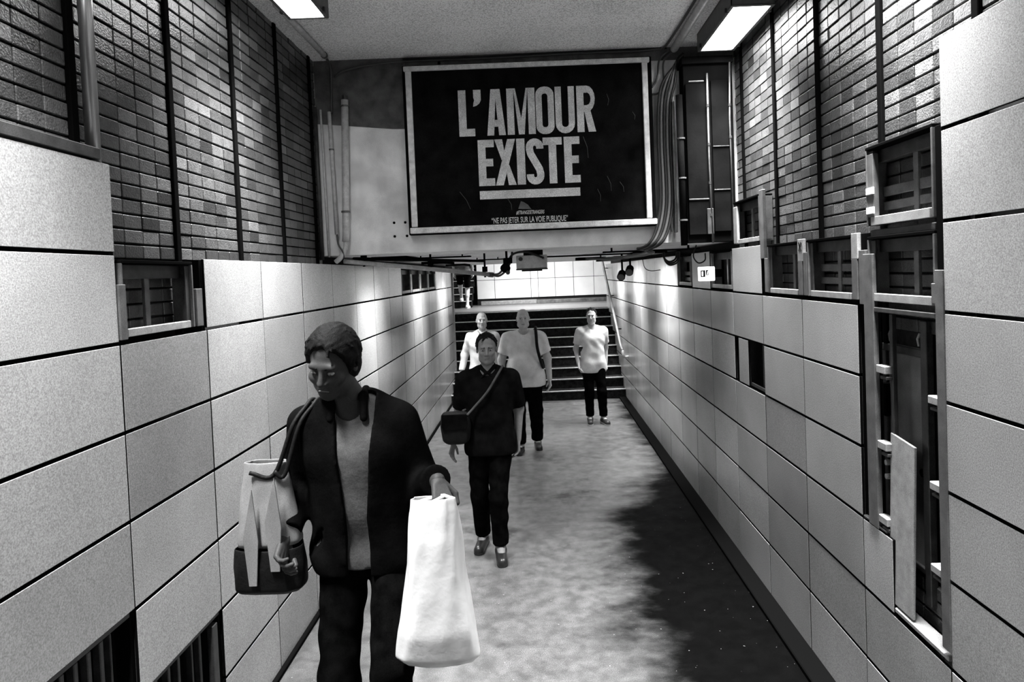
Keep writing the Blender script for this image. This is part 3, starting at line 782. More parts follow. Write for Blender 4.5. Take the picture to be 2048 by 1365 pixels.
cpart(MB().box(1.225, 1.385, 5.375, 5.40, 2.60, 3.78), 'panel', m_duct)
cpart(MB().box(1.425, 1.555, 5.375, 5.40, 2.62, 3.80), 'panel', m_duct)
cpart(MB().box(1.225, 1.385, 5.366, 5.376, 2.87, 2.882), 'seam', m_steel_dark)
cpart(MB().box(1.425, 1.555, 5.366, 5.376, 2.94, 2.95), 'seam', m_steel_dark)
cpart(MB().box(1.425, 1.555, 5.366, 5.376, 3.28, 3.288), 'seam', m_steel_dark)
cpart(MB().box(1.25, 1.37, 5.366, 5.376, 3.79, 3.80), 'seam', m_steel_pale)
cpart(MB().box(1.20, 1.60, 5.36, YB-0.003, 3.93, 3.985), 'top_plate', m_duct)
cpart(MB().box(1.36, 1.41, 5.35, 5.40, 2.60, 2.80), 'bracket', m_steel_dark)
pipe('conduit_pipe', [(1.392, 5.355, 3.85), (1.388, 5.355, 3.2), (1.398, 5.355, 2.53)], 0.0075, m_steel, 'thin conduit running down the middle of the tall dark cabinet', n=8, collars=[((1.389, 5.355, z), (0, 0, 1), 0.011, 0.02, m_steel_dark) for z in (3.6, 3.3, 3.0, 2.75)])
pipe('conduit_pipe', [(1.572, 5.36, 3.93), (1.560, 5.36, 3.5), (1.566, 5.36, 2.54)], 0.007, m_steel, 'thin conduit down the right edge of the tall dark cabinet', n=8, collars=[((1.563, 5.36, z), (0, 0, 1), 0.011, 0.02, m_steel_dark) for z in (3.6, 3.35)])

# ------------------------------------------------------------------ things hung below the soffit
hp = pipe('conduit_pipe', [(-1.56, 5.58, 2.505), (-1.0, 5.95, 2.43), (-0.404, 6.4, 2.347)], 0.019, m_conduit, 'long pale pipe slung below the soffit, sloping down to the right',
     collars=[((-0.42, 6.387, 2.349), (0.78, 0.58, -0.1), 0.024, 0.05, m_steel)])
for i, (x, y, z) in enumerate(((-1.42, 5.672, 2.486), (-0.92, 6.01, 2.419), (-0.47, 6.35, 2.356))):
    q = MB().box(-0.009, 0.009, -0.004, 0.004, -0.03, ZS-z).build('hanger', m_black, hp); q.location = (x+1.56, y-5.58, z-2.505)
    MB().box(-0.024, 0.024, -0.012, 0.012, 0.02, 0.07).build('clamp', m_black, q)
pipe('conduit_pipe', [(-1.5, 5.66, 2.525), (-0.55, 7.4, 2.50)], 0.014, m_duct, 'dark pipe hung behind the long pale pipe under the soffit')
for (x0, x1, y, z, nm) in ((-1.15, -0.6, 6.4, 2.535, 'flat dark cable tray lying under the soffit left of the junction box'), (-0.75, -0.35, 7.9, 2.53, 'short dark cable tray under the soffit farther back on the left')):
    tr = tag(MB().box(x0, x1, y-0.06, y+0.06, z-0.012, z).build('cable_tray', m_black, bevel=0.002), nm, 'cable tray')
    for xx in (x0+0.08, x1-0.08): MB().box(xx-0.006, xx+0.006, y-0.006, y+0.006, z, ZS).build('hanger', m_black, tr)
jb = empty('junction_box', (-0.03, 6.0, 2.39)); tag(jb, 'grey junction box hanging below the soffit under the billboard', 'junction box')
MB().box(-0.135, 0.135, -0.06, 0.06, 0.0, 0.115).build('body', m_conduit, jb, bevel=0.006)
MB().box(-0.138, 0.138, -0.063, 0.063, -0.012, 0.0).build('lid', m_steel_dark, jb, bevel=0.003)
MB().box(-0.09, 0.09, -0.03, 0.03, -0.024, -0.012).build('foot_plate', m_black, jb, bevel=0.002)
MB().tube([(-0.095, -0.061, 0.085), (-0.095, -0.066, 0.085)], 0.018, 14).build('knock_out', m_steel_dark, jb)
MB().tube([(0.105, -0.061, 0.082), (0.105, -0.08, 0.082)], 0.012, 12).build('cable_gland', m_steel_pale, jb)
MB().box(-0.07, 0.1, -0.02, 0.02, 0.115, ZS-2.39).build('bracket', m_black, jb)
ld = empty('loudspeaker', (-0.26, 5.98, 2.42)); tag(ld, 'small dark horn speaker beside the junction box under the soffit', 'speaker')
MB().tube([(0.0, -0.06, -0.02), (0.0, -0.02, 0.0), (0.01, 0.05, 0.02)], [0.045, 0.03, 0.018], 12).build('horn', m_black, ld)
MB().box(-0.02, 0.06, -0.02, 0.04, 0.02, 0.07).build('body', m_black, ld, bevel=0.006)
MB().box(0.0, 0.02, 0.0, 0.02, 0.06, ZS-2.42).build('bracket', m_black, ld)
MB().tube([(0.02, -0.02, -0.05), (0.02, -0.05, -0.06)], 0.018, 10).build('lens', m_steel_dark, ld)
pipe('cable', [(-0.404, 6.39, 2.347), (-0.33, 6.25, 2.36), (-0.25, 6.05, 2.44), (-0.19, 5.95, 2.52), (-0.08, 5.93, 2.535), (0.02, 5.92, 2.50), (0.075, 5.91, 2.475)], 0.010, m_cable, 'black cable looping from the end of the pale pipe over to the junction box', 'cable', 8, True)
pipe('cable', [(-0.404, 6.41, 2.345), (-0.34, 6.35, 2.335), (-0.27, 6.2, 2.38), (-0.22, 6.1, 2.46), (-0.2, 6.05, 2.54)], 0.010, m_cable, 'black cable rising beside the loop from the end of the pale pipe', 'cable', 8, True)
for (x, y, nm) in ((0.10, 6.9, 'thin dark rod across the soffit right of the junction box'),):
    tag(MB().box(x, x+0.9, y-0.008, y+0.008, 2.50, 2.515).build('tray_rod', m_black), nm, 'rod')
# cable bundle that runs back along the soffit on the right
for k in range(5):
    dy = 0.05*k
    pipe('cable', [(0.88-0.01*k, 5.50+0.02*k, 2.515), (0.95+0.012*k, 5.75, 2.49-0.006*(k % 3)), (0.98+0.012*k, 6.3, 2.485-0.01*(k % 2)), (0.96+0.012*k, 7.0, 2.475+0.01*(k % 3)), (0.93-0.01*k, 7.7, 2.49-0.006*k), (0.70-0.02*k, 9.1-0.2*k, 2.50)],
         0.012, m_cable if k % 2 else m_cable_grey, ('first', 'second', 'third', 'fourth', 'fifth')[k] + ' cable from the left in the bundle along the right soffit', 'cable', 8, True)
tr = tag(MB().box(0.62, 1.5, 6.2, 6.26, 2.505, 2.52).build('cable_tray', m_black, bevel=0.002), 'dark tray across the soffit that carries the cable bundle on the right', 'cable tray')
for xx in (0.7, 1.05, 1.4): MB().box(xx-0.008, xx+0.008, 6.22, 6.24, 2.52, ZS).build('hanger', m_black, tr)
tr = tag(MB().box(0.50, 0.86, 8.3, 8.5, 2.48, 2.515).build('cable_tray', m_black, bevel=0.002), 'flat dark box under the soffit at the far end of the cable bundle', 'cable tray')
MB().box(0.80, 0.815, 8.39, 8.41, 2.515, ZS).build('hanger', m_black, tr)
for k in range(3):
    pipe('cable', [(1.16+0.004*k, 6.20-0.01*k, 2.49), (1.17, 6.2-0.02*k, 2.44-0.012*k), (1.215, 6.2-0.02*k, 2.405-0.016*k), (1.27+0.01*k, 6.2-0.02*k, 2.425-0.012*k), (1.29+0.01*k, 6.2, 2.49)], 0.008, m_cable,
         ('smallest', 'middle', 'largest')[k] + ' of the three nested cable loops hanging under the right soffit', 'cable', 8, True)
pipe('cable', [(1.36, 5.75, 2.53), (1.33, 5.74, 2.44), (1.37, 5.74, 2.38), (1.43, 5.76, 2.40), (1.45, 5.82, 2.46)], 0.006, m_cable, 'black cable loop above the lit exit box on the right wall', 'cable', 8, True)
pipe('cable', [(1.10, 7.0, 2.552), (1.10, 7.0, 2.46), (1.12, 7.0, 2.36), (1.18, 7.0, 2.325), (1.28, 7.0, 2.33)], 0.004, m_cable, 'thin wire drooping in front of the far right panels', 'cable', 8, True)
# two dark spotlights
for (x, y, z, nm, tz) in ((1.142, 9.0, 2.30, 'left one of the two dark spotlights under the far right soffit', 0.3), (1.25, 9.0, 2.36, 'right one of the two dark spotlights under the far right soffit', -0.5)):
    sp = empty('spotlight', (x, y, z)); tag(sp, nm, 'spotlight')
    h = MB().tube([(-0.03, -0.09, -0.05), (0, 0.02, 0.0), (0.01, 0.06, 0.02)], [0.055, 0.05, 0.03], 12).build('head', m_black, sp)
    MB().box(-0.012, 0.012, -0.012, 0.012, 0.0, ZS-z).build('stem', m_black, sp)
    MB().tube([(-0.031, -0.094, -0.052), (-0.032, -0.098, -0.054)], 0.046, 12).build('lens', m_steel_dark, sp)
# exit box
m_sign = mat('sign_face', 0.85, 0.5, emit=0.75)
ex = empty('exit_sign', (1.50, 6.0, 2.22)); tag(ex, 'small white lit exit box standing out from the right wall under the cables', 'sign')
MB().box(-0.068, 0.068, -0.03, 0.03, 0.0, 0.125).build('body', m_sign, ex, bevel=0.006)
MB().box(0.06, 0.15, -0.012, 0.012, 0.03, 0.10).build('arm', m_black, ex)
MB().box(-0.058, -0.018, -0.0322, -0.03, 0.035, 0.095).build('pictogram', m_ink, ex)
MB().box(-0.048, -0.036, -0.0332, -0.032, 0.045, 0.085).build('pictogram', m_sign, ex)
MB().box(-0.012, 0.010, -0.0322, -0.03, 0.05, 0.095).build('pictogram', m_ink, ex)
MB().tube([(-0.002, -0.0325, 0.055), (0.004, -0.0325, 0.085)], 0.003, 6).build('pictogram', m_sign, ex)
# handrail on the right beside the far stairs
hr = empty('handrail', (1.5, 12.1, 0.95)); tag(hr, 'pale steel handrail climbing along the right wall beside the far stairs', 'handrail')
def hpart(mb, name, m): o = mb.build(name, m, hr, smooth=True); o.location = (-1.5, -12.1, -0.95); return o
hpart(MB().tube(spline([(1.47, 11.9, 0.93), (1.47, 12.2, 1.0), (1.47, 12.75, 1.31), (1.47, 13.8, 1.90), (1.47, 15.1, 2.63)], 6), 0.024, 10), 'rail', m_steel)
hpart(MB().tube(spline([(1.47, 11.9, 0.93), (1.47, 11.86, 0.86), (1.50, 11.88, 0.82), (1.565, 11.9, 0.82)], 6), 0.022, 10), 'end_bend', m_conduit)
for (y, z) in ((12.75, 1.31), (13.8, 1.90), (14.8, 2.46)):
    hpart(MB().tube([(1.47, y, z-0.02), (1.49, y, z-0.07), (1.565, y, z-0.07)], 0.010, 8), 'bracket', m_black)

# ------------------------------------------------------------------ people: smooth implicit surfaces meshed with surface nets
def surface_nets(f, org, h):
    s = f < 0
    nx, ny, nz = f.shape
    c = np.zeros((nx-1, ny-1, nz-1), np.int8)
    for i in (0, 1):
        for j in (0, 1):
            for k in (0, 1):
                c += s[i:nx-1+i, j:ny-1+j, k:nz-1+k]
    act = (c > 0) & (c < 8)
    idx = np.full(act.shape, -1, np.int64); ids = np.argwhere(act); idx[act] = np.arange(len(ids))
    acc = np.zeros((len(ids), 3)); cnt = np.zeros(len(ids))
    corners = [(i, j, k) for i in (0, 1) for j in (0, 1) for k in (0, 1)]
    vals = {q: f[ids[:, 0]+q[0], ids[:, 1]+q[1], ids[:, 2]+q[2]] for q in corners}
    for a in corners:
        for ax in range(3):
            if a[ax]: continue
            b = list(a); b[ax] = 1; b = tuple(b)
            va, vb = vals[a], vals[b]
            m = (va < 0) != (vb < 0)
            t = va[m]/(va[m]-vb[m])
            p = np.tile(np.array(a, float), (m.sum(), 1)); p[:, ax] = t
            acc[m] += p; cnt[m] += 1
    v = (ids + acc/np.maximum(cnt, 1)[:, None])*h + org
    faces = []
    for ax in range(3):
        o = [0, 1, 2]; o.remove(ax); u, w_ = o
        sl0 = [slice(None)]*3; sl1 = [slice(None)]*3
        sl0[ax] = slice(0, -1); sl1[ax] = slice(1, None)
        a, b = s[tuple(sl0)], s[tuple(sl1)]
        e = np.argwhere(a != b)
        if len(e) == 0: continue
        ok = (e[:, u] > 0) & (e[:, w_] > 0) & (e[:, u] < f.shape[u]-1) & (e[:, w_] < f.shape[w_]-1)
        e = e[ok]
        def cell(du, dw):
            q = e.copy(); q[:, u] -= du; q[:, w_] -= dw; return idx[q[:, 0], q[:, 1], q[:, 2]]
        q = np.stack([cell(1, 1), cell(0, 1), cell(0, 0), cell(1, 0)], 1)
        flip = a[e[:, 0], e[:, 1], e[:, 2]]
        if ax == 1: flip = ~flip
        q[~flip] = q[~flip][:, ::-1]
        faces.append(q)
    return v, np.concatenate(faces) if faces else np.zeros((0, 4), int)

V3 = lambda *a: np.array(a, float)
class SDF:
    """ops: list of (mode, fn, lo, hi, k); mode 'u' smooth union, 's' smooth subtract, 'i' intersect."""
    def __init__(self): self.ops = []
    def cap(self, a, b, ra, rb=None, k=0.02, ys=1.0, mode='u'):
        a, b = np.asarray(a, float), np.asarray(b, float); rb = ra if rb is None else rb
        def fn(x, y, z):
            A = a*np.array([1, 1/ys, 1]); B = b*np.array([1, 1/ys, 1]); y = y/ys
            d = B-A; L2 = max(d @ d, 1e-12)
            t = np.clip(((x-A[0])*d[0]+(y-A[1])*d[1]+(z-A[2])*d[2])/L2, 0, 1)
            return np.sqrt((x-A[0]-t*d[0])**2+(y-A[1]-t*d[1])**2+(z-A[2]-t*d[2])**2) - (ra+(rb-ra)*t)
        r = max(ra, rb); lo = np.minimum(a, b)-r; hi = np.maximum(a, b)+r
        self.ops.append((mode, fn, lo, hi, k)); return self
    def ell(self, c, r, k=0.02, mode='u', R=None):
        c, r = np.asarray(c, float), np.asarray(r, float)
        def fn(x, y, z):
            X, Y, Z = x-c[0], y-c[1], z-c[2]
            if R is not None:
                X, Y, Z = (R[0, 0]*X+R[1, 0]*Y+R[2, 0]*Z, R[0, 1]*X+R[1, 1]*Y+R[2, 1]*Z, R[0, 2]*X+R[1, 2]*Y+R[2, 2]*Z)
            k0 = np.sqrt((X/r[0])**2+(Y/r[1])**2+(Z/r[2])**2); k1 = np.sqrt((X/r[0]**2)**2+(Y/r[1]**2)**2+(Z/r[2]**2)**2)
            return k0*(k0-1)/np.maximum(k1, 1e-9)
        m = r.max(); lo, hi = c-m, c+m
        self.ops.append((mode, fn, lo, hi, k)); return self
    def fn(self, fn, mode='i', k=0.004):
        self.ops.append((mode, fn, None, None, k)); return self
    def grid(self, h):
        lo = np.min([o[2] for o in self.ops if o[0] == 'u'], 0)-3*h-0.02; hi = np.max([o[3] for o in self.ops if o[0] == 'u'], 0)+3*h+0.02
        n = np.ceil((hi-lo)/h).astype(int)+1
        f = np.full(n, 0.25, np.float32)
        ax = [lo[i]+h*np.arange(n[i]) for i in range(3)]
        for (mode, fn, a, b, k) in self.ops:
            if a is None: i0, i1 = np.zeros(3, int), n
            else:
                m = max(3*k, 0.03)+2*h
                i0 = np.clip(np.floor((a-m-lo)/h).astype(int), 0, n); i1 = np.clip(np.ceil((b+m-lo)/h).astype(int)+1, 0, n)
            if np.any(i1 <= i0): continue
            x, y, z = np.meshgrid(*[ax[i][i0[i]:i1[i]] for i in range(3)], indexing='ij', sparse=True)
            d = fn(x, y, z)
            S_ = f[i0[0]:i1[0], i0[1]:i1[1], i0[2]:i1[2]]
            d = np.broadcast_to(d, S_.shape)
            if mode == 'u':
                hh = np.clip(0.5+0.5*(S_-d)/k, 0, 1); r = S_*(1-hh)+d*hh-k*hh*(1-hh)
            elif mode == 's':
                d = -d; hh = np.clip(0.5-0.5*(S_-d)/k, 0, 1); r = S_*(1-hh)+d*hh+k*hh*(1-hh)
            elif mode == 'i':
                r = np.maximum(S_, d)
            else:
                r = S_ + d
            f[i0[0]:i1[0], i0[1]:i1[1], i0[2]:i1[2]] = r
        return f, lo
    def mesh(self, h):
        f, lo = self.grid(h); return surface_nets(f, lo, h)

def to_obj(name, pieces, m, parent, loc=None):
    vs_, fs_, n = [], [], 0
    for v, q in pieces:
        vs_.append(v); fs_.append(q+n); n += len(v)
    v = np.concatenate(vs_); q = np.concatenate(fs_)
    me = bpy.data.meshes.new(name)
    me.vertices.add(len(v)); me.vertices.foreach_set('co', v.astype(np.float32).ravel())
    me.loops.add(len(q)*4); me.loops.foreach_set('vertex_index', q.astype(np.int32).ravel())
    me.polygons.add(len(q)); me.polygons.foreach_set('loop_start', np.arange(0, len(q)*4, 4, dtype=np.int32)); me.polygons.foreach_set('loop_total', np.full(len(q), 4, np.int32))
    me.update(calc_edges=True); me.validate()
    bm = bmesh.new(); bm.from_mesh(me); bmesh.ops.recalc_face_normals(bm, faces=bm.faces); bm.to_mesh(me); bm.free()
    me.polygons.foreach_set('use_smooth', np.ones(len(me.polygons), bool))
    return link(name, me, m, parent, loc)

def rot(ax, a):
    c, s = math.cos(a), math.sin(a)
    return {'x': np.array([[1, 0, 0], [0, c, -s], [0, s, c]]), 'y': np.array([[c, 0, s], [0, 1, 0], [-s, 0, c]]), 'z': np.array([[c, -s, 0], [s, c, 0], [0, 0, 1]])}[ax]

def unit(v): v = np.asarray(v, float); return v/np.linalg.norm(v)

def hand(sd, wrist, d, n, side, curl, s, thumb=0.6):
    """palm and five fingers; d: finger direction, n: palm side, side: +1/-1 where the thumb sits along s=cross."""
    d = unit(d); n = unit(n - d*np.dot(n, d)); t = np.cross(d, n)*side
    wr = np.asarray(wrist, float)
    for o, ra in ((-0.026, 0.0125), (-0.009, 0.0145), (0.009, 0.0145), (0.026, 0.0125)):
        sd.cap(wr+d*0.012*s+t*o*0.6*s, wr+d*0.086*s+t*o*s, ra*s*0.95, ra*s*0.85, 0.008)
    for i, (o, ln) in enumerate(((0.029, 0.072), (0.010, 0.080), (-0.010, 0.075), (-0.028, 0.058))):
        p = wr+d*0.086*s+t*o*s; a = 0.15+0.08*i; r = (0.0090, 0.0092, 0.0088, 0.0078)[i]*s
        for j, fr in enumerate((0.45, 0.31, 0.24)):
            a += curl*(0.5, 1.0, 0.8)[j]
            q = p + (d*math.cos(a)+n*math.sin(a)+t*o*0.8)*ln*fr*s
            sd.cap(p, q, r*(1-0.07*j), r*(0.93-0.07*j), 0.003); p = q
    p = wr+d*0.022*s+t*0.026*s+n*0.004*s
    q = p+unit(d*0.75+t*0.75+n*0.35*thumb)*0.042*s; sd.cap(p, q, 0.0125*s, 0.0105*s, 0.008)
    q2 = q+unit(d*0.95+t*0.15+n*0.7*thumb)*0.034*s; sd.cap(q, q2, 0.0100*s, 0.0085*s, 0.004)

def head_sdf(c, R, s, heavy=0.0, beard=0.0):
    sd = SDF()
    P = lambda *a: c + R @ (np.array(a, float)*s)
    rr = lambda *a: np.array(a)*s
    sd.ell(P(0, 0.016, 0.030), rr(0.076, 0.096, 0.093), 0.02, R=R)
    sd.ell(P(0, -0.028, -0.040), rr(0.060+heavy*0.012, 0.064, 0.074), 0.03, R=R)
    sd.ell(P(0, -0.058, -0.094), rr(0.030+heavy*0.014, 0.028, 0.022), 0.025, R=R)
    for q in (-1, 1):
        sd.ell(P(q*0.040, -0.062, -0.022), rr(0.022, 0.022, 0.020), 0.02, R=R)
        sd.ell(P(q*0.047, -0.015, -0.075), rr(0.018+heavy*0.012, 0.030, 0.026), 0.03, R=R)
        sd.ell(P(q*0.078, 0.014, -0.004), rr(0.010, 0.020, 0.031), 0.008, R=R)
        sd.ell(P(q*0.081, 0.010, -0.002), rr(0.006, 0.010, 0.016), 0.005, 's', R)
    sd.cap(P(-0.038, -0.079, 0.028), P(0.038, -0.079, 0.028), 0.011*s, k=0.02)
    for q in (-1, 1): sd.ell(P(q*0.031, -0.096, 0.006), rr(0.017, 0.014, 0.011), 0.012, 's', R)
    sd.cap(P(0, -0.084, 0.016), P(0, -0.106, -0.026), 0.0075*s, 0.0115*s, 0.012)
    for q in (-1, 1): sd.ell(P(q*0.012, -0.095, -0.030), rr(0.008, 0.009, 0.007), 0.006, R=R)
    sd.cap(P(-0.019, -0.084, -0.057), P(0.019, -0.084, -0.057), 0.0065*s, k=0.006)
    sd.cap(P(-0.016, -0.083, -0.069), P(0.016, -0.083, -0.069), 0.0075*s, k=0.006)
    sd.cap(P(-0.021, -0.094, -0.063), P(0.021, -0.094, -0.063), 0.0025*s, k=0.004, mode='s')
    return sd

def plane(n, p, side=1):
    n = unit(n); p = np.asarray(p, float)
    return lambda x, y, z: side*((x-p[0])*n[0]+(y-p[1])*n[1]+(z-p[2])*n[2])

def wrinkle(a, fx, fz, ph=0.0):
    return lambda x, y, z: a*(np.sin(fx*x+0.55*fz*z+2.5*np.sin(7*z+4*x+ph)+ph)*np.sin(0.5*fz*z+9*y+ph)+0.5*np.sin(fx*0.9*y-0.8*fz*z+3*np.sin(6*x+5*z)+ph))

def person(label, loc, rotz, h=1.8, build=1.0, belly=0.0, J=None, skin=None, hair=None, hair_mode='short', top='tshirt', top_mat=None, leg_mat=None, shoe_mat=None,
           head_rot=None, curls=(0.35, 0.35), hand_dirs=None, res=0.009, top_hem=0.86, sleeve=None, legs='long', heavy=0.0, collar=False, group=None, ph=0.0, sole_mat=None, under_mat=None):
    s = h/1.8
    root = empty('person', loc, rotz); tag(root, label, 'person', group)
    j = dict(hipL=(-0.095, 0, 0.93), hipR=(0.095, 0, 0.93), kneeL=(-0.11, -0.03, 0.50), kneeR=(0.11, -0.03, 0.50), ankL=(-0.115, 0.03, 0.085), ankR=(0.115, 0.03, 0.085),
             toeL=(-0.135, -0.13, 0.035), toeR=(0.135, -0.13, 0.035),
             pel=(0, 0, 0.97), waist=(0, 0.0, 1.12), chest=(0, 0.0, 1.32), neck=(0, 0.012, 1.49), head=(0, -0.012, 1.678),
             shL=(-0.185, 0.01, 1.455), shR=(0.185, 0.01, 1.455), elL=(-0.235, 0.03, 1.16), elR=(0.235, 0.03, 1.16), wrL=(-0.245, -0.05, 0.91), wrR=(0.245, -0.05, 0.91))
    j.update(J or {})
    j = {k: np.array(v, float)*s for k, v in j.items()}
    for q_ in ('shL', 'shR'): j[q_][2] -= 0.022*s
    b = build
    R = np.eye(3) if head_rot is None else head_rot
    # ---- body (skin): one continuous surface; head and hands meshed finer
    def torso(sd, g=0.0, k=0.05):
        sd.cap(j['pel']+V3(-0.07, 0, -0.02)*s*b, j['pel']+V3(0.07, 0, -0.02)*s*b, (0.105*b)*s+g, k=k, ys=0.88)
        sd.cap(j['waist']+V3(-0.05, 0, 0)*s*b, j['waist']+V3(0.05, 0, 0)*s*b, (0.098*b)*s+g, k=k, ys=0.88)
        sd.cap(j['chest']+V3(-0.075, 0, 0)*s*b, j['chest']+V3(0.075, 0, 0)*s*b, (0.110*b)*s+g, k=k, ys=0.86)
        sd.cap(j['waist'], j['chest'], (0.10*b)*s+g, k=k, ys=0.95)
        if belly: sd.ell(j['waist']+V3(0, -0.06-0.06*belly, -0.02)*s, V3(0.15+0.05*belly, 0.09+0.07*belly, 0.16)*s+g, k)
        sd.cap(j['shL']*0.92+j['shR']*0.08+V3(0, 0.005, 0.0), j['shR']*0.92+j['shL']*0.08+V3(0, 0.005, 0.0), 0.050*s*b+g, k=k, ys=1.1)
        for S_, sg in (('L', -1), ('R', 1)): sd.cap(j['neck']+V3(sg*0.045, 0.012, 0.0)*s, j['sh'+S_]*0.8+j['neck']*0.2+V3(0, 0, -0.012)*s, 0.040*s+g*0.7, 0.046*s*b+g*0.8, k=k*0.7)
        sd.cap(j['neck']+V3(-0.07, 0.01, -0.02)*s, j['neck']+V3(0.07, 0.01, -0.02)*s, 0.044*s+g*0.6, k=k)
    def arm(sd, S_, g=0.0, upto=2.0, k=0.03):
        a, e, w_ = j['sh'+S_], j['el'+S_], j['wr'+S_]
        t1 = min(1.0, upto)
        sd.cap(a, a+(e-a)*t1, 0.056*s*b+g, (0.056+(0.040-0.056)*t1)*s*b+g, k)
        if upto > 1:
            t2 = upto-1; sd.cap(e, e+(w_-e)*t2, 0.041*s*b+g, (0.041+(0.027-0.041)*t2)*s*b+g, k)
    def leg(sd, S_, g=0.0, upto=2.0, k=0.04, flare=0.0):
        a, e, w_ = j['hip'+S_], j['knee'+S_], j['ank'+S_]
        t1 = min(1.0, upto)
        sd.cap(a, a+(e-a)*t1, 0.088*s*b+g, (0.088+(0.056-0.088)*t1)*s*b+g+flare*0.4, k)
        if upto > 1:
            t2 = upto-1; m = e+(w_-e)*0.35
            sd.cap(e, e+(w_-e)*t2, 0.054*s*b+g+flare*0.4, 0.038*s*b+g+flare, k)
            if t2 > 0.5: sd.cap(e+V3(0, 0.012, -0.06)*s, m+V3(0, 0.016, -0.03)*s, 0.050*s*b+g, 0.046*s*b+g, k)
    sd = SDF(); torso(sd)
    for S_ in 'LR': arm(sd, S_); leg(sd, S_)
    sd.cap(j['neck'], j['head']+R @ V3(0, 0.012, -0.06)*s, 0.054*s*(0.9+0.1*b), 0.052*s*(0.9+0.1*b), 0.03)
    for S_ in 'LR':
        sd.cap(j['ank'+S_], j['toe'+S_]*0.7+j['ank'+S_]*0.3, 0.036*s, 0.03*s, 0.03)
    pieces = [sd.mesh(res)]
    hs = head_sdf(j['head'], R, s, heavy); hs.cap(j['neck']+V3(0, 0, 0.03)*s, j['head']+R @ V3(0, 0.012, -0.06)*s, 0.054*s*(0.9+0.1*b), 0.052*s*(0.9+0.1*b), 0.02)
    pieces.append(hs.mesh(min(0.0042, res*0.6)))
    hd = hand_dirs or {}
    for S_, sg, cu in (('L', -1, curls[0]), ('R', 1, curls[1])):
        d, n = hd.get(S_, (j['wr'+S_]-j['el'+S_], V3(-sg*0.9, -0.35, 0.0)))
        q = SDF(); w_ = j['wr'+S_]; dd = unit(j['wr'+S_]-j['el'+S_])
        q.cap(w_-dd*0.05*s, w_+unit(d)*0.015*s, 0.030*s*b, 0.021*s, 0.02)
        hand(q, w_, np.array(d, float), np.array(n, float), sg if S_ == 'R' else sg, cu, s)
        pieces.append(q.mesh(0.0034 if res < 0.0095 else 0.0042))
    body = to_obj('body', pieces, skin, root)
    # ---- face details
    for q in (-1, 1):
        c = j['head'] + R @ (V3(q*0.031, -0.0785, 0.006)*s)
        v, f_ = SDF().ell(c, V3(0.0125, 0.0115, 0.0065)*s, 0.004, R=R).mesh(0.003)
        eye = to_obj('eye', [(v, f_)], m_eye, body)
        c2 = j['head'] + R @ (V3(q*0.031, -0.0885, 0.006)*s)
        to_obj('iris', [SDF().ell(c2, V3(0.0055, 0.003, 0.0055)*s, 0.002).mesh(0.002)], m_dark, eye)
        bsd = SDF().cap(j['head']+R @ (V3(q*0.016, -0.0895, 0.026)*s), j['head']+R @ (V3(q*0.046, -0.078, 0.029)*s), 0.0045*s, 0.0030*s, 0.002)
        to_obj('eyebrow', [bsd.mesh(0.003)], hair if hair else m_dark, body)
    lp = SDF(); lp.cap(j['head']+R @ (V3(-0.017, -0.0905, -0.063)*s), j['head']+R @ (V3(0.017, -0.0905, -0.063)*s), 0.0035*s, k=0.002)
    to_obj('mouth', [lp.mesh(0.003)], m_lip, body)
    if hair:
        hc = j['head']
        hg = SDF()
        if hair_mode == 'short':
            hg.ell(hc+R @ (V3(0, 0.020, 0.036)*s), V3(0.083, 0.100, 0.098)*s, 0.02, R=R)
            hg.fn(plane(R @ V3(0, -0.75, -0.65), hc+R @ (V3(0, -0.062, 0.060)*s)), 'i')
            hg.fn(plane(R @ V3(0, 0, -1), hc+R @ (V3(0, 0.0, -0.055)*s)), 'i')
            hg.fn(plane(R @ V3(0, -0.9, -0.42), hc+R @ (V3(0, 0.004, -0.005)*s)), 'i')
        elif hair_mode == 'full':
            hg.ell(hc+R @ (V3(0, 0.018, 0.040)*s), V3(0.094, 0.108, 0.104)*s, 0.02, R=R)
            hg.ell(hc+R @ (V3(0, 0.05, -0.03)*s), V3(0.082, 0.06, 0.07)*s, 0.03, R=R)
            hg.fn(plane(R @ V3(0, -0.80, -0.60), hc+R @ (V3(0, -0.070, 0.050)*s)), 'i')
            hg.fn(plane(R @ V3(0, -0.92, -0.38), hc+R @ (V3(0, -0.012, -0.03)*s)), 'i')
        else:   # fringe of hair round a bald crown
            hg.ell(hc+R @ (V3(0, 0.022, 0.010)*s), V3(0.082, 0.098, 0.072)*s, 0.02, R=R)
            hg.fn(plane(R @ V3(0, -0.9, -0.3), hc+R @ (V3(0, 0.012, 0.0)*s)), 'i')
            hg.fn(plane(R @ V3(0, -0.25, 1), hc+R @ (V3(0, 0.03, 0.055)*s)), 'i')
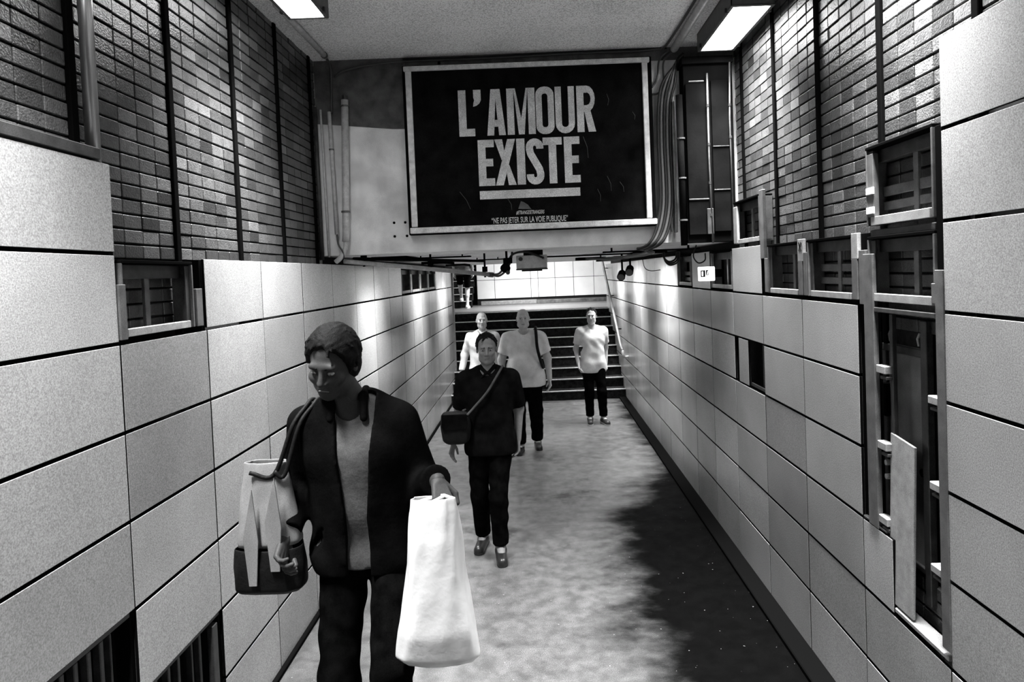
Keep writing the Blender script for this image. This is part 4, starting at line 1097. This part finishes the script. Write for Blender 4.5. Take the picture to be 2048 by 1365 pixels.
        if hair_mode in ('full', 'short'):
            rnd = np.random.RandomState(int(ph*10)+1)
            lift = 0.010 if hair_mode == 'full' else 0.003
            for _ in range(170 if hair_mode == 'full' else 60):
                th = rnd.uniform(0, 2*math.pi); el = math.asin(rnd.uniform(-0.25 if hair_mode == 'full' else 0.0, 1.0))
                n_ = V3(math.cos(el)*math.cos(th), math.cos(el)*math.sin(th), math.sin(el))
                if n_[1] < -0.45 and n_[2] < 0.62: continue
                rad = V3(0.088, 0.104, 0.098) if hair_mode == 'full' else V3(0.081, 0.098, 0.095)
                p_ = V3(0, 0.018, 0.038)+n_*rad
                dn = unit(V3(rnd.uniform(-0.5, 0.5), rnd.uniform(-0.4, 0.4), -1.0)); dn = unit(dn-n_*np.dot(dn, n_)*0.9)
                ln = rnd.uniform(0.02, 0.045)
                hg.cap(hc+R @ (p_*s), hc+R @ ((p_+dn*ln+n_*lift*rnd.uniform(-0.4, 1.0))*s), 0.0085*s, 0.0035*s, 0.004)
        hg.fn(lambda x, y, z: 0.0018*np.sin(190*x+60*np.sin(23*z))*np.cos(150*z+80*y), 'a')
        to_obj('hair', [hg.mesh(0.005)], hair, body)
    # ---- shirt
    hemz = top_hem*s
    sl = sleeve if sleeve is not None else (0.72 if top == 'tshirt' else 1.93)
    g = 0.016*s if top != 'jacket' else 0.030*s
    def shirt_sdf(g, hemz, sl, open_front=False, neck_r=0.062):
        q = SDF(); torso(q, g, 0.06)
        q.cap(j['pel']+V3(-0.085*b, 0, -0.05)*s, j['pel']+V3(0.085*b, 0, -0.05)*s, 0.110*s*b+g, k=0.05, ys=0.94)
        if hemz < 0.9*s: q.cap(j['pel']+V3(-0.085*b, 0, -0.13)*s, j['pel']+V3(0.085*b, 0, -0.13)*s, 0.110*s*b+g, k=0.05, ys=0.94)
        for sg in (-1, 1): q.cap(j['pel']+V3(sg*0.075*b, 0, 0.0)*s, j['chest']+V3(sg*0.072*b, 0, 0)*s, 0.106*s*b+g, k=0.05, ys=0.92)
        for S_ in 'LR': arm(q, S_, g*(0.95 if sl > 1.2 else 1.1)+(0.006*s if sl < 1.2 else 0.0), sl, 0.035)
        q.fn(wrinkle(0.0045*s, 34, 30, ph), 'a')
        for S_, sg in (('L', -1), ('R', 1)):      # flat sleeve ends
            a, e, w_ = j['sh'+S_], j['el'+S_], j['wr'+S_]
            if sl <= 1: p, d = a+(e-a)*sl, unit(e-a)
            else: p, d = e+(w_-e)*(sl-1), unit(w_-e)
            def cut(x, y, z, p=p, d=d, S_=S_):
                along = (x-p[0])*d[0]+(y-p[1])*d[1]+(z-p[2])*d[2]
                near = np.sqrt((x-p[0])**2+(y-p[1])**2+(z-p[2])**2)-0.13*s
                return np.where(near < 0, along, -0.2)
            q.fn(cut, 'i')
        q.fn(plane(V3(0, 0.06, -1), V3(0, 0, hemz)), 'i')
        q.cap(j['neck']+V3(0, -0.012, 0.01)*s, j['neck']+V3(0, -0.035, 0.12)*s, neck_r*s, neck_r*1.15*s, 0.01, mode='s')
        if open_front:
            def wedge(x, y, z):
                t = np.clip((z-hemz)/(j['neck'][2]-hemz), 0, 1)
                return np.maximum(np.abs(x-j['chest'][0]-0.01)-(0.03+0.035*np.abs(t-0.35)+0.02*t)*s, y-j['chest'][1]+0.02)
            q.fn(lambda x, y, z: -wedge(x, y, z), 'i')
        return q
    if top == 'jacket':
        to_obj('shirt', [shirt_sdf(0.012*s, hemz+0.02, 0.5).mesh(res)], under_mat, root)
        jk = to_obj('jacket', [shirt_sdf(g, hemz, sl, True).mesh(res)], top_mat, root)
    else:
        jk = to_obj('shirt', [shirt_sdf(g, hemz, sl).mesh(res)], top_mat, root)
    if collar:
        q = SDF()
        for sg in (-1, 1):
            q.cap(j['neck']+V3(sg*(0.012 if top != 'jacket' else 0.06), -0.066, 0.005 if top != 'jacket' else -0.03)*s, j['neck']+V3(sg*0.055, -0.035, 0.045)*s, 0.014*s, 0.016*s, 0.01)
            q.cap(j['neck']+V3(sg*0.055, -0.035, 0.045)*s, j['neck']+V3(sg*0.045, 0.045, 0.055)*s, 0.016*s, 0.016*s, 0.01)
            if top != 'jacket': q.cap(j['neck']+V3(sg*0.010, -0.070, 0.0)*s, j['neck']+V3(sg*0.05, -0.075, -0.04)*s, 0.010*s, 0.008*s, 0.01)
        to_obj('collar', [q.mesh(0.006)], top_mat, jk)
    # ---- trousers
    q = SDF(); up = 1.93 if legs == 'long' else 0.9
    q.cap(j['pel']+V3(-0.075, 0, -0.02)*s*b, j['pel']+V3(0.075, 0, -0.02)*s*b, 0.105*s*b+0.008, k=0.05, ys=0.9)
    for S_ in 'LR': leg(q, S_, 0.012*s, up, 0.035, 0.016*s if legs == 'long' else 0.02*s)
    q.fn(wrinkle(0.004*s, 22, 40, ph+1), 'a')
    for S_ in 'LR':
        a, e, w_ = j['hip'+S_], j['knee'+S_], j['ank'+S_]
        p, d = (e+(w_-e)*(up-1), unit(w_-e)) if up > 1 else (a+(e-a)*up, unit(e-a))
        def cut(x, y, z, p=p, d=d):
            along = (x-p[0])*d[0]+(y-p[1])*d[1]+(z-p[2])*d[2]
            near = np.sqrt((x-p[0])**2+(y-p[1])**2+(z-p[2])**2)-0.12*s
            return np.where(near < 0, along, -0.2)
        q.fn(cut, 'i')
    q.fn(plane(V3(0, 0, 1), j['pel']+V3(0, 0, 0.04)*s), 'i')
    to_obj('trousers' if legs == 'long' else 'shorts', [q.mesh(res)], leg_mat, root)
    # ---- shoes
    for S_, sg in (('L', -1), ('R', 1)):
        an, to = j['ank'+S_], j['toe'+S_]
        fl_ = to-an; fl_[2] = 0; fd = unit(fl_)
        ground = an[2]-0.085*s
        heel = np.array([an[0], an[1], ground])-fd*0.045*s
        tip = heel+fd*0.255*s
        pit = 0.0
        q = SDF()
        q.cap(heel+V3(0, 0, 0.05)*s, heel+fd*0.05*s+V3(0, 0, 0.062)*s, 0.038*s, 0.042*s, 0.02)
        q.cap(heel+fd*0.06*s+V3(0, 0, 0.055)*s, tip-fd*0.03*s+V3(0, 0, 0.034)*s, 0.042*s, 0.036*s, 0.03)
        q.cap(heel+V3(0, 0, 0.03)*s, tip-fd*0.035*s+V3(0, 0, 0.026)*s, 0.038*s, 0.040*s, 0.02)
        q.fn(plane(V3(0, 0, -1), V3(0, 0, ground+0.014*s)), 'i')
        sh = to_obj('shoe', [q.mesh(0.006)], shoe_mat, root)
        q = SDF().cap(heel+V3(0, 0, 0.014)*s, tip-fd*0.036*s+V3(0, 0, 0.014)*s, 0.043*s, 0.044*s, 0.02)
        q.fn(plane(V3(0, 0, -1), V3(0, 0, ground+0.001)), 'i'); q.fn(plane(V3(0, 0, 1), V3(0, 0, ground+0.020*s)), 'i')
        to_obj('sole', [q.mesh(0.006)], sole_mat or m_dark, sh)
    return root, j, s

m_skin = mat('skin_light', 0.45, 0.5, noise=0.12, scale=30, speck=0.2, spec=0.4)
m_skin_dark = mat('skin_deep', 0.038, 0.55, noise=0.12, scale=30, speck=0.2, spec=0.2)
m_skin_mid = mat('skin_medium', 0.19, 0.5, noise=0.12, scale=30, speck=0.2, spec=0.4)
m_eye = mat('eye_white', 0.28, 0.3)
m_dark = mat('dark_matter', 0.012, 0.5)
m_lip = mat('lips', 0.10, 0.5)
m_hair_black = mat('hair_black', 0.004, 0.65, spec=0.12, noise=0.3, scale=80, bump=0.3, bscale=200)
m_hair_grey = mat('hair_grey', 0.40, 0.55, noise=0.3, scale=80, bump=0.3, bscale=200)
m_white_cloth = mat('white_cotton', 0.66, 0.85, noise=0.12, scale=12, speck=0.25, bump=0.12, bscale=40)
m_pale_cloth = mat('pale_shirt_cloth', 0.50, 0.85, noise=0.15, scale=14, speck=0.25, bump=0.12, bscale=40)
m_grey_cloth = mat('grey_knit', 0.045, 0.85, noise=0.35, scale=18, speck=0.3, bump=0.2, bscale=60)
m_dark_cloth = mat('dark_shirt_cloth', 0.0045, 0.85, spec=0.06, noise=0.4, scale=14, speck=0.3, bump=0.15, bscale=40)
m_jacket = mat('dark_jacket_cloth', 0.0032, 0.6, spec=0.09, noise=0.5, scale=9, speck=0.3, bump=0.3, bscale=26)
m_denim = mat('black_denim', 0.0028, 0.85, spec=0.04, noise=0.5, scale=20, speck=0.3)
m_shoe = mat('black_shoe', 0.014, 0.35)
m_sneaker = mat('dark_sneaker', 0.03, 0.5)
m_white_rubber = mat('white_rubber', 0.7, 0.6)
m_plastic = mat('white_plastic_bag', 0.66, 0.35, noise=0.08, scale=8, bump=0.35, bscale=16)
m_bag_dark = mat('black_bag_fabric', 0.005, 0.6, spec=0.12, noise=0.4, scale=30, bump=0.2, bscale=90)
m_bag_pale = mat('pale_bag_panel', 0.17, 0.5, noise=0.2, scale=8, speck=0.2)

def bag_mesh(name, profile, m, parent, loc, n=28, crumple=0.01, seed=0, open_top=True):
    """profile: list of (z, half width x, half depth y, roundness 2..8)"""
    rnd = np.random.RandomState(seed); v = []; f_ = []
    ph1 = rnd.rand(6)*6.28
    for i, (z, a, d, p) in enumerate(profile):
        for k in range(n):
            t = 2*math.pi*k/n; c, s_ = math.cos(t), math.sin(t)
            x = a*abs(c)**(2/p)*math.copysign(1, c); y = d*abs(s_)**(2/p)*math.copysign(1, s_)
            w_ = 1+crumple/max(a, 0.02)*(math.sin(5*t+9*z+ph1[0])+0.7*math.sin(9*t-23*z+ph1[1])+0.5*math.sin(13*t+31*z+ph1[2]))
            v.append((x*w_, y*w_, z))
    m_ = len(profile)
    for i in range(m_-1):
        for k in range(n):
            f_.append((i*n+k, i*n+(k+1) % n, (i+1)*n+(k+1) % n, (i+1)*n+k))
    f_.append(tuple(range(n))[::-1])
    if not open_top: f_.append(tuple((m_-1)*n+k for k in range(n)))
    me = bpy.data.meshes.new(name); me.from_pydata(v, [], f_)
    bm = bmesh.new(); bm.from_mesh(me); bmesh.ops.recalc_face_normals(bm, faces=bm.faces); bm.to_mesh(me); bm.free()
    for p in me.polygons: p.use_smooth = True
    o = link(name, me, m, parent, loc)
    if open_top:
        md = o.modifiers.new('thickness', 'SOLIDIFY'); md.thickness = 0.003
    sb = o.modifiers.new('smooth', 'SUBSURF'); sb.levels = 1; sb.render_levels = 1
    return o

def dense(profile, n=5):
    out = []
    for i in range(len(profile)-1):
        for k in range(n):
            t = k/n; out.append(tuple(profile[i][q]*(1-t)+profile[i+1][q]*t for q in range(4)))
    out.append(profile[-1]); return out

# ---- the near figure, climbing the near stairs with two bags
J0 = dict(hipL=(-0.09, 0.0, 0.93), kneeL=(-0.10, -0.10, 0.53), ankL=(-0.105, 0.045, 0.085+0.0), toeL=(-0.12, -0.12, 0.035),
          hipR=(0.095, 0.0, 0.93), kneeR=(0.115, -0.20, 0.60), ankR=(0.12, -0.20, 0.085+0.18), toeR=(0.14, -0.37, 0.215),
          chest=(-0.015, -0.02, 1.32), neck=(-0.03, -0.03, 1.49), head=(-0.075, -0.085, 1.660), waist=(-0.005, -0.005, 1.12),
          shL=(-0.195, -0.01, 1.445), shR=(0.135, -0.01, 1.445), elL=(-0.275, 0.05, 1.19), wrL=(-0.26, -0.13, 1.05), elR=(0.215, 0.0, 1.17), wrR=(0.30, -0.18, 1.25))
R0 = rot('z', -0.15) @ rot('y', 0.10) @ rot('x', 0.38)
p0, j0, s0 = person('person in a dark open jacket with bowed head, climbing towards the camera with two bags', (-0.685, 2.60, 0.34), 0.0, h=1.85, build=0.90, J=J0, skin=m_skin_dark, hair=m_hair_black, hair_mode='full',
       top='jacket', top_mat=m_jacket, under_mat=m_grey_cloth, leg_mat=m_denim, shoe_mat=m_shoe, head_rot=R0, curls=(0.6, 0.95), hand_dirs={'R': ((0.25, -0.75, -0.45), (-0.3, 0.35, -0.8))}, res=0.008, top_hem=0.90, sleeve=1.9, collar=True, ph=0.4)
hw = Vector(tuple(j0['wrR'])) + Vector((-0.685, 2.60, 0.34))
# white plastic carrier bag hanging from the hand on the right of the figure
wb = empty('carrier_bag', (-0.385, 2.33, 1.02)); tag(wb, 'long white plastic carrier bag hanging from the hand of the near dark figure', 'bag')
bag_mesh('body', dense([(0.0, 0.115, 0.05, 2.6), (0.03, 0.145, 0.075, 2.8), (0.12, 0.135, 0.09, 2.6), (0.28, 0.105, 0.075, 2.4), (0.42, 0.095, 0.06, 2.3), (0.52, 0.085, 0.04, 2.2), (0.57, 0.075, 0.026, 2.2)], 5), m_plastic, wb, (0, 0, 0), crumple=0.006, seed=3)
top_h = hw - Vector((-0.385, 2.33, 1.02)) + Vector((0.03, -0.075, -0.045))
for sg in (-1, 1):
    MB().tube(spline([(0.065*sg, 0.01*sg, 0.55), (0.05*sg+top_h.x*0.5, top_h.y*0.5, (0.56+top_h.z)/2), (top_h.x, top_h.y, top_h.z+0.012), (0.02*sg+top_h.x*0.6, top_h.y*0.5+0.02*sg, (0.56+top_h.z)/2), (0.02*sg, -0.015, 0.555)], 6), 0.007, 8).build('handle', m_plastic, wb, smooth=True)
# dark tote with a pale upper panel on the other shoulder
tb = empty('tote_bag', (-1.02, 2.50, 1.215)); tag(tb, 'black tote bag with a pale upper part slung from the shoulder of the near figure', 'bag')
bag_mesh('base', dense([(0.0, 0.105, 0.05, 3.5), (0.02, 0.125, 0.07, 3.5), (0.10, 0.128, 0.075, 3.2), (0.17, 0.120, 0.07, 3.0)], 4), m_bag_dark, tb, (0, 0, 0), crumple=0.004, seed=5)
bag_mesh('panel', dense([(0.165, 0.117, 0.067, 3.0), (0.30, 0.100, 0.055, 2.6), (0.42, 0.085, 0.040, 2.4), (0.48, 0.075, 0.030, 2.4)], 5), m_bag_pale, tb, (0, 0, 0), crumple=0.006, seed=6)
shp = Vector(tuple(j0['shL'])) + Vector((-0.685, 2.60, 0.34)) - Vector((-1.02, 2.50, 1.215))
for sg in (-1, 1):
    MB().tube(spline([(0.045*sg, -0.045, 0.45), (shp.x-0.075+0.02*sg, shp.y-0.125, shp.z-0.15), (shp.x-0.015+0.012*sg, shp.y-0.105, shp.z+0.02), (shp.x+0.02+0.012*sg, shp.y-0.05, shp.z+0.082), (shp.x+0.025+0.012*sg, shp.y+0.0, shp.z+0.098), (shp.x+0.02+0.012*sg, shp.y+0.05, shp.z+0.082), (shp.x-0.015+0.012*sg, shp.y+0.10, shp.z+0.02), (shp.x-0.07+0.02*sg, shp.y+0.12, shp.z-0.15), (0.045*sg, 0.035, 0.45)], 6), 0.008, 8).build('strap', m_bag_dark, tb, smooth=True)
for (x0, x1, z0, z1) in ((-0.06, -0.01, 0.05, 0.40), (0.02, 0.075, 0.10, 0.44)):
    q = MB().prism([(x0+0.01, z0), (x1-0.012, z0), (x1, z0+0.16), ((x0+x1)/2+0.01, z1), (x0-0.004, z0+0.18)], -0.085, -0.079).build('pale_flap', m_bag_pale, tb, bevel=0.001)

# ---- man in the dark shirt
J1 = dict(kneeL=(-0.11, 0.10, 0.50), ankL=(-0.11, 0.34, 0.14), toeL=(-0.12, 0.20, 0.06), kneeR=(0.05, -0.09, 0.50), ankR=(0.05, -0.05, 0.085), toeR=(0.07, -0.22, 0.035), hipR=(0.085, 0, 0.93),
          elL=(-0.25, 0.06, 1.17), wrL=(-0.30, 0.0, 0.93), elR=(0.235, 0.08, 1.17), wrR=(0.22, 0.06, 0.92))
J1['ankL'] = (-0.11, 0.20, 0.085); J1['toeL'] = (-0.13, 0.05, 0.035); J1['kneeL'] = (-0.11, 0.04, 0.49)
p1, j1, s1 = person('man in a dark shirt and dark trousers with a crossbody bag walking towards the camera', (-0.43, 5.66, 0.0), 0.0, h=1.86, build=0.97, J=J1, skin=m_skin_mid, hair=m_hair_black, hair_mode='short',
       top='shirt', top_mat=m_dark_cloth, leg_mat=m_denim, shoe_mat=m_shoe, head_rot=rot('z', 0.06) @ rot('x', 0.08), res=0.009, top_hem=0.84, sleeve=0.9, collar=True, ph=1.3)
cb = empty('crossbody_bag', (-0.70, 5.52, 0.98)); tag(cb, 'dark crossbody bag at the hip of the man in the dark shirt', 'bag')
bag_mesh('body', dense([(0.0, 0.07, 0.03, 2.6), (0.03, 0.11, 0.05, 2.8), (0.15, 0.125, 0.06, 3), (0.24, 0.115, 0.045, 3), (0.27, 0.09, 0.02, 3)], 3), m_bag_dark, cb, (0, 0, 0), crumple=0.003, seed=9, open_top=False)
MB().prism([(-0.09, 0.13), (0.09, 0.13), (0.105, 0.16), (0.10, 0.255), (-0.10, 0.255), (-0.105, 0.16)], -0.068, -0.056).build('flap', m_jacket, cb, bevel=0.002)
o1 = Vector((-0.43, 5.66, 0.0)) - Vector((-0.70, 5.52, 0.98))
MB().tube(spline([(0.10, -0.03, 0.24), o1+Vector((-0.11, -0.155, 1.28)), o1+Vector((0.0, -0.155, 1.40)), o1+Vector((0.09, -0.10, 1.535)), o1+Vector((0.125, 0.0, 1.585)), o1+Vector((0.09, 0.105, 1.50)), o1+Vector((-0.1, 0.135, 1.25)), (0.06, 0.06, 0.26)], 8), 0.010, 8).build('strap', m_grey_cloth, cb, smooth=True)

# ---- large man in a white T-shirt with a rucksack
J3 = dict(kneeL=(-0.10, -0.06, 0.50), ankL=(-0.09, -0.02, 0.085), toeL=(-0.11, -0.17, 0.035), kneeR=(0.12, 0.05, 0.50), ankR=(0.125, 0.19, 0.085), toeR=(0.14, 0.04, 0.035),
          shL=(-0.20, 0.01, 1.455), shR=(0.20, 0.01, 1.455), elL=(-0.29, 0.02, 1.17), elR=(0.29, 0.04, 1.17), wrL=(-0.29, -0.06, 0.92), wrR=(0.305, -0.04, 0.91))
p3, j3, s3 = person('heavy bald man in a white T-shirt with a rucksack strap on one shoulder', (-0.19, 8.95, 0.0), 0.0, h=1.88, build=1.2, belly=0.6, heavy=0.7, J=J3, skin=m_skin, hair=m_hair_grey, hair_mode='fringe',
       top='tshirt', top_mat=m_white_cloth, leg_mat=m_denim, shoe_mat=m_shoe, res=0.0105, top_hem=0.84, ph=2.2)
rk = empty('rucksack', (-0.17, 9.22, 1.05)); tag(rk, 'dark rucksack on the back of the heavy man in the white T-shirt', 'bag')
bag_mesh('body', dense([(0.0, 0.14, 0.05, 4), (0.03, 0.16, 0.075, 4), (0.3, 0.155, 0.075, 3.5), (0.42, 0.11, 0.05, 3), (0.45, 0.05, 0.02, 2.5)], 3), m_bag_dark, rk, (0, 0, 0), crumple=0.004, seed=12, open_top=False)
o3 = Vector((-0.19, 8.95, 0.0)) - Vector((-0.17, 9.22, 1.05))
MB().tube(spline([(0.10, -0.06, 0.36), o3+Vector((0.155, 0.09, 1.60)), o3+Vector((0.16, -0.0, 1.628)), o3+Vector((0.165, -0.11, 1.55)), o3+Vector((0.175, -0.185, 1.38)), o3+Vector((0.215, -0.19, 1.2)), o3+Vector((0.235, -0.02, 1.10)), (0.14, -0.03, 0.06)], 8), 0.020, 8).build('strap', m_bag_dark, rk, smooth=True)

# ---- young man on the right in a white T-shirt
J4 = dict(kneeL=(-0.08, -0.04, 0.50), ankL=(-0.075, 0.0, 0.085), toeL=(-0.10, -0.155, 0.035), kneeR=(0.11, -0.10, 0.51), ankR=(0.125, -0.07, 0.085), toeR=(0.15, -0.225, 0.035),
          elL=(-0.255, 0.05, 1.17), wrL=(-0.245, -0.09, 0.95), elR=(0.23, 0.10, 1.17), wrR=(0.22, 0.06, 0.92))
p4, j4, s4 = person('young man with dark hair in a white T-shirt and black jeans, on the right', (0.83, 10.5, 0.0), 0.1, h=1.77, build=0.97, J=J4, skin=m_skin, hair=m_hair_black, hair_mode='short',
       top='tshirt', top_mat=m_white_cloth, leg_mat=m_denim, shoe_mat=m_sneaker, sole_mat=m_white_rubber, head_rot=rot('z', -0.3) @ rot('x', 0.05), res=0.0105, top_hem=0.80, ph=3.1)

# ---- older man behind in a pale long-sleeved shirt
J2 = dict(elL=(-0.28, 0.05, 1.17), wrL=(-0.33, -0.02, 0.93), elR=(0.24, 0.06, 1.17), wrR=(0.24, 0.0, 0.92), kneeL=(-0.10, -0.08, 0.50), ankL=(-0.10, -0.04, 0.085), toeL=(-0.12, -0.19, 0.035))
p2, j2, s2 = person('older man with thin grey hair in a pale long-sleeved shirt behind the man in dark', (-0.82, 10.05, 0.0), 0.0, h=1.80, build=1.0, J=J2, skin=m_skin, hair=m_hair_grey, hair_mode='fringe',
       top='shirt', top_mat=m_pale_cloth, leg_mat=m_denim, shoe_mat=m_shoe, head_rot=rot('z', 0.15), res=0.0105, top_hem=0.86, sleeve=1.92, collar=True, ph=4.0)

# ---- walker on the upper landing, of whom little more than a bare leg shows
J5 = dict(kneeL=(-0.09, -0.06, 0.50), ankL=(-0.09, 0.09, 0.085), toeL=(-0.10, -0.06, 0.035), kneeR=(0.10, -0.16, 0.60), ankR=(0.10, -0.32, 0.085+0.17), toeR=(0.11, -0.47, 0.205))
p5, j5, s5 = person('walker with bare legs and white shoes stepping from the landing to the upper stairs', (-1.80, 16.95, LAND), math.pi, h=1.75, build=0.95, J=J5, skin=m_skin, hair=m_hair_black, hair_mode='short',
       top='tshirt', top_mat=m_grey_cloth, leg_mat=m_denim, shoe_mat=m_white_rubber, sole_mat=m_white_rubber, res=0.0105, legs='short', ph=5.0)
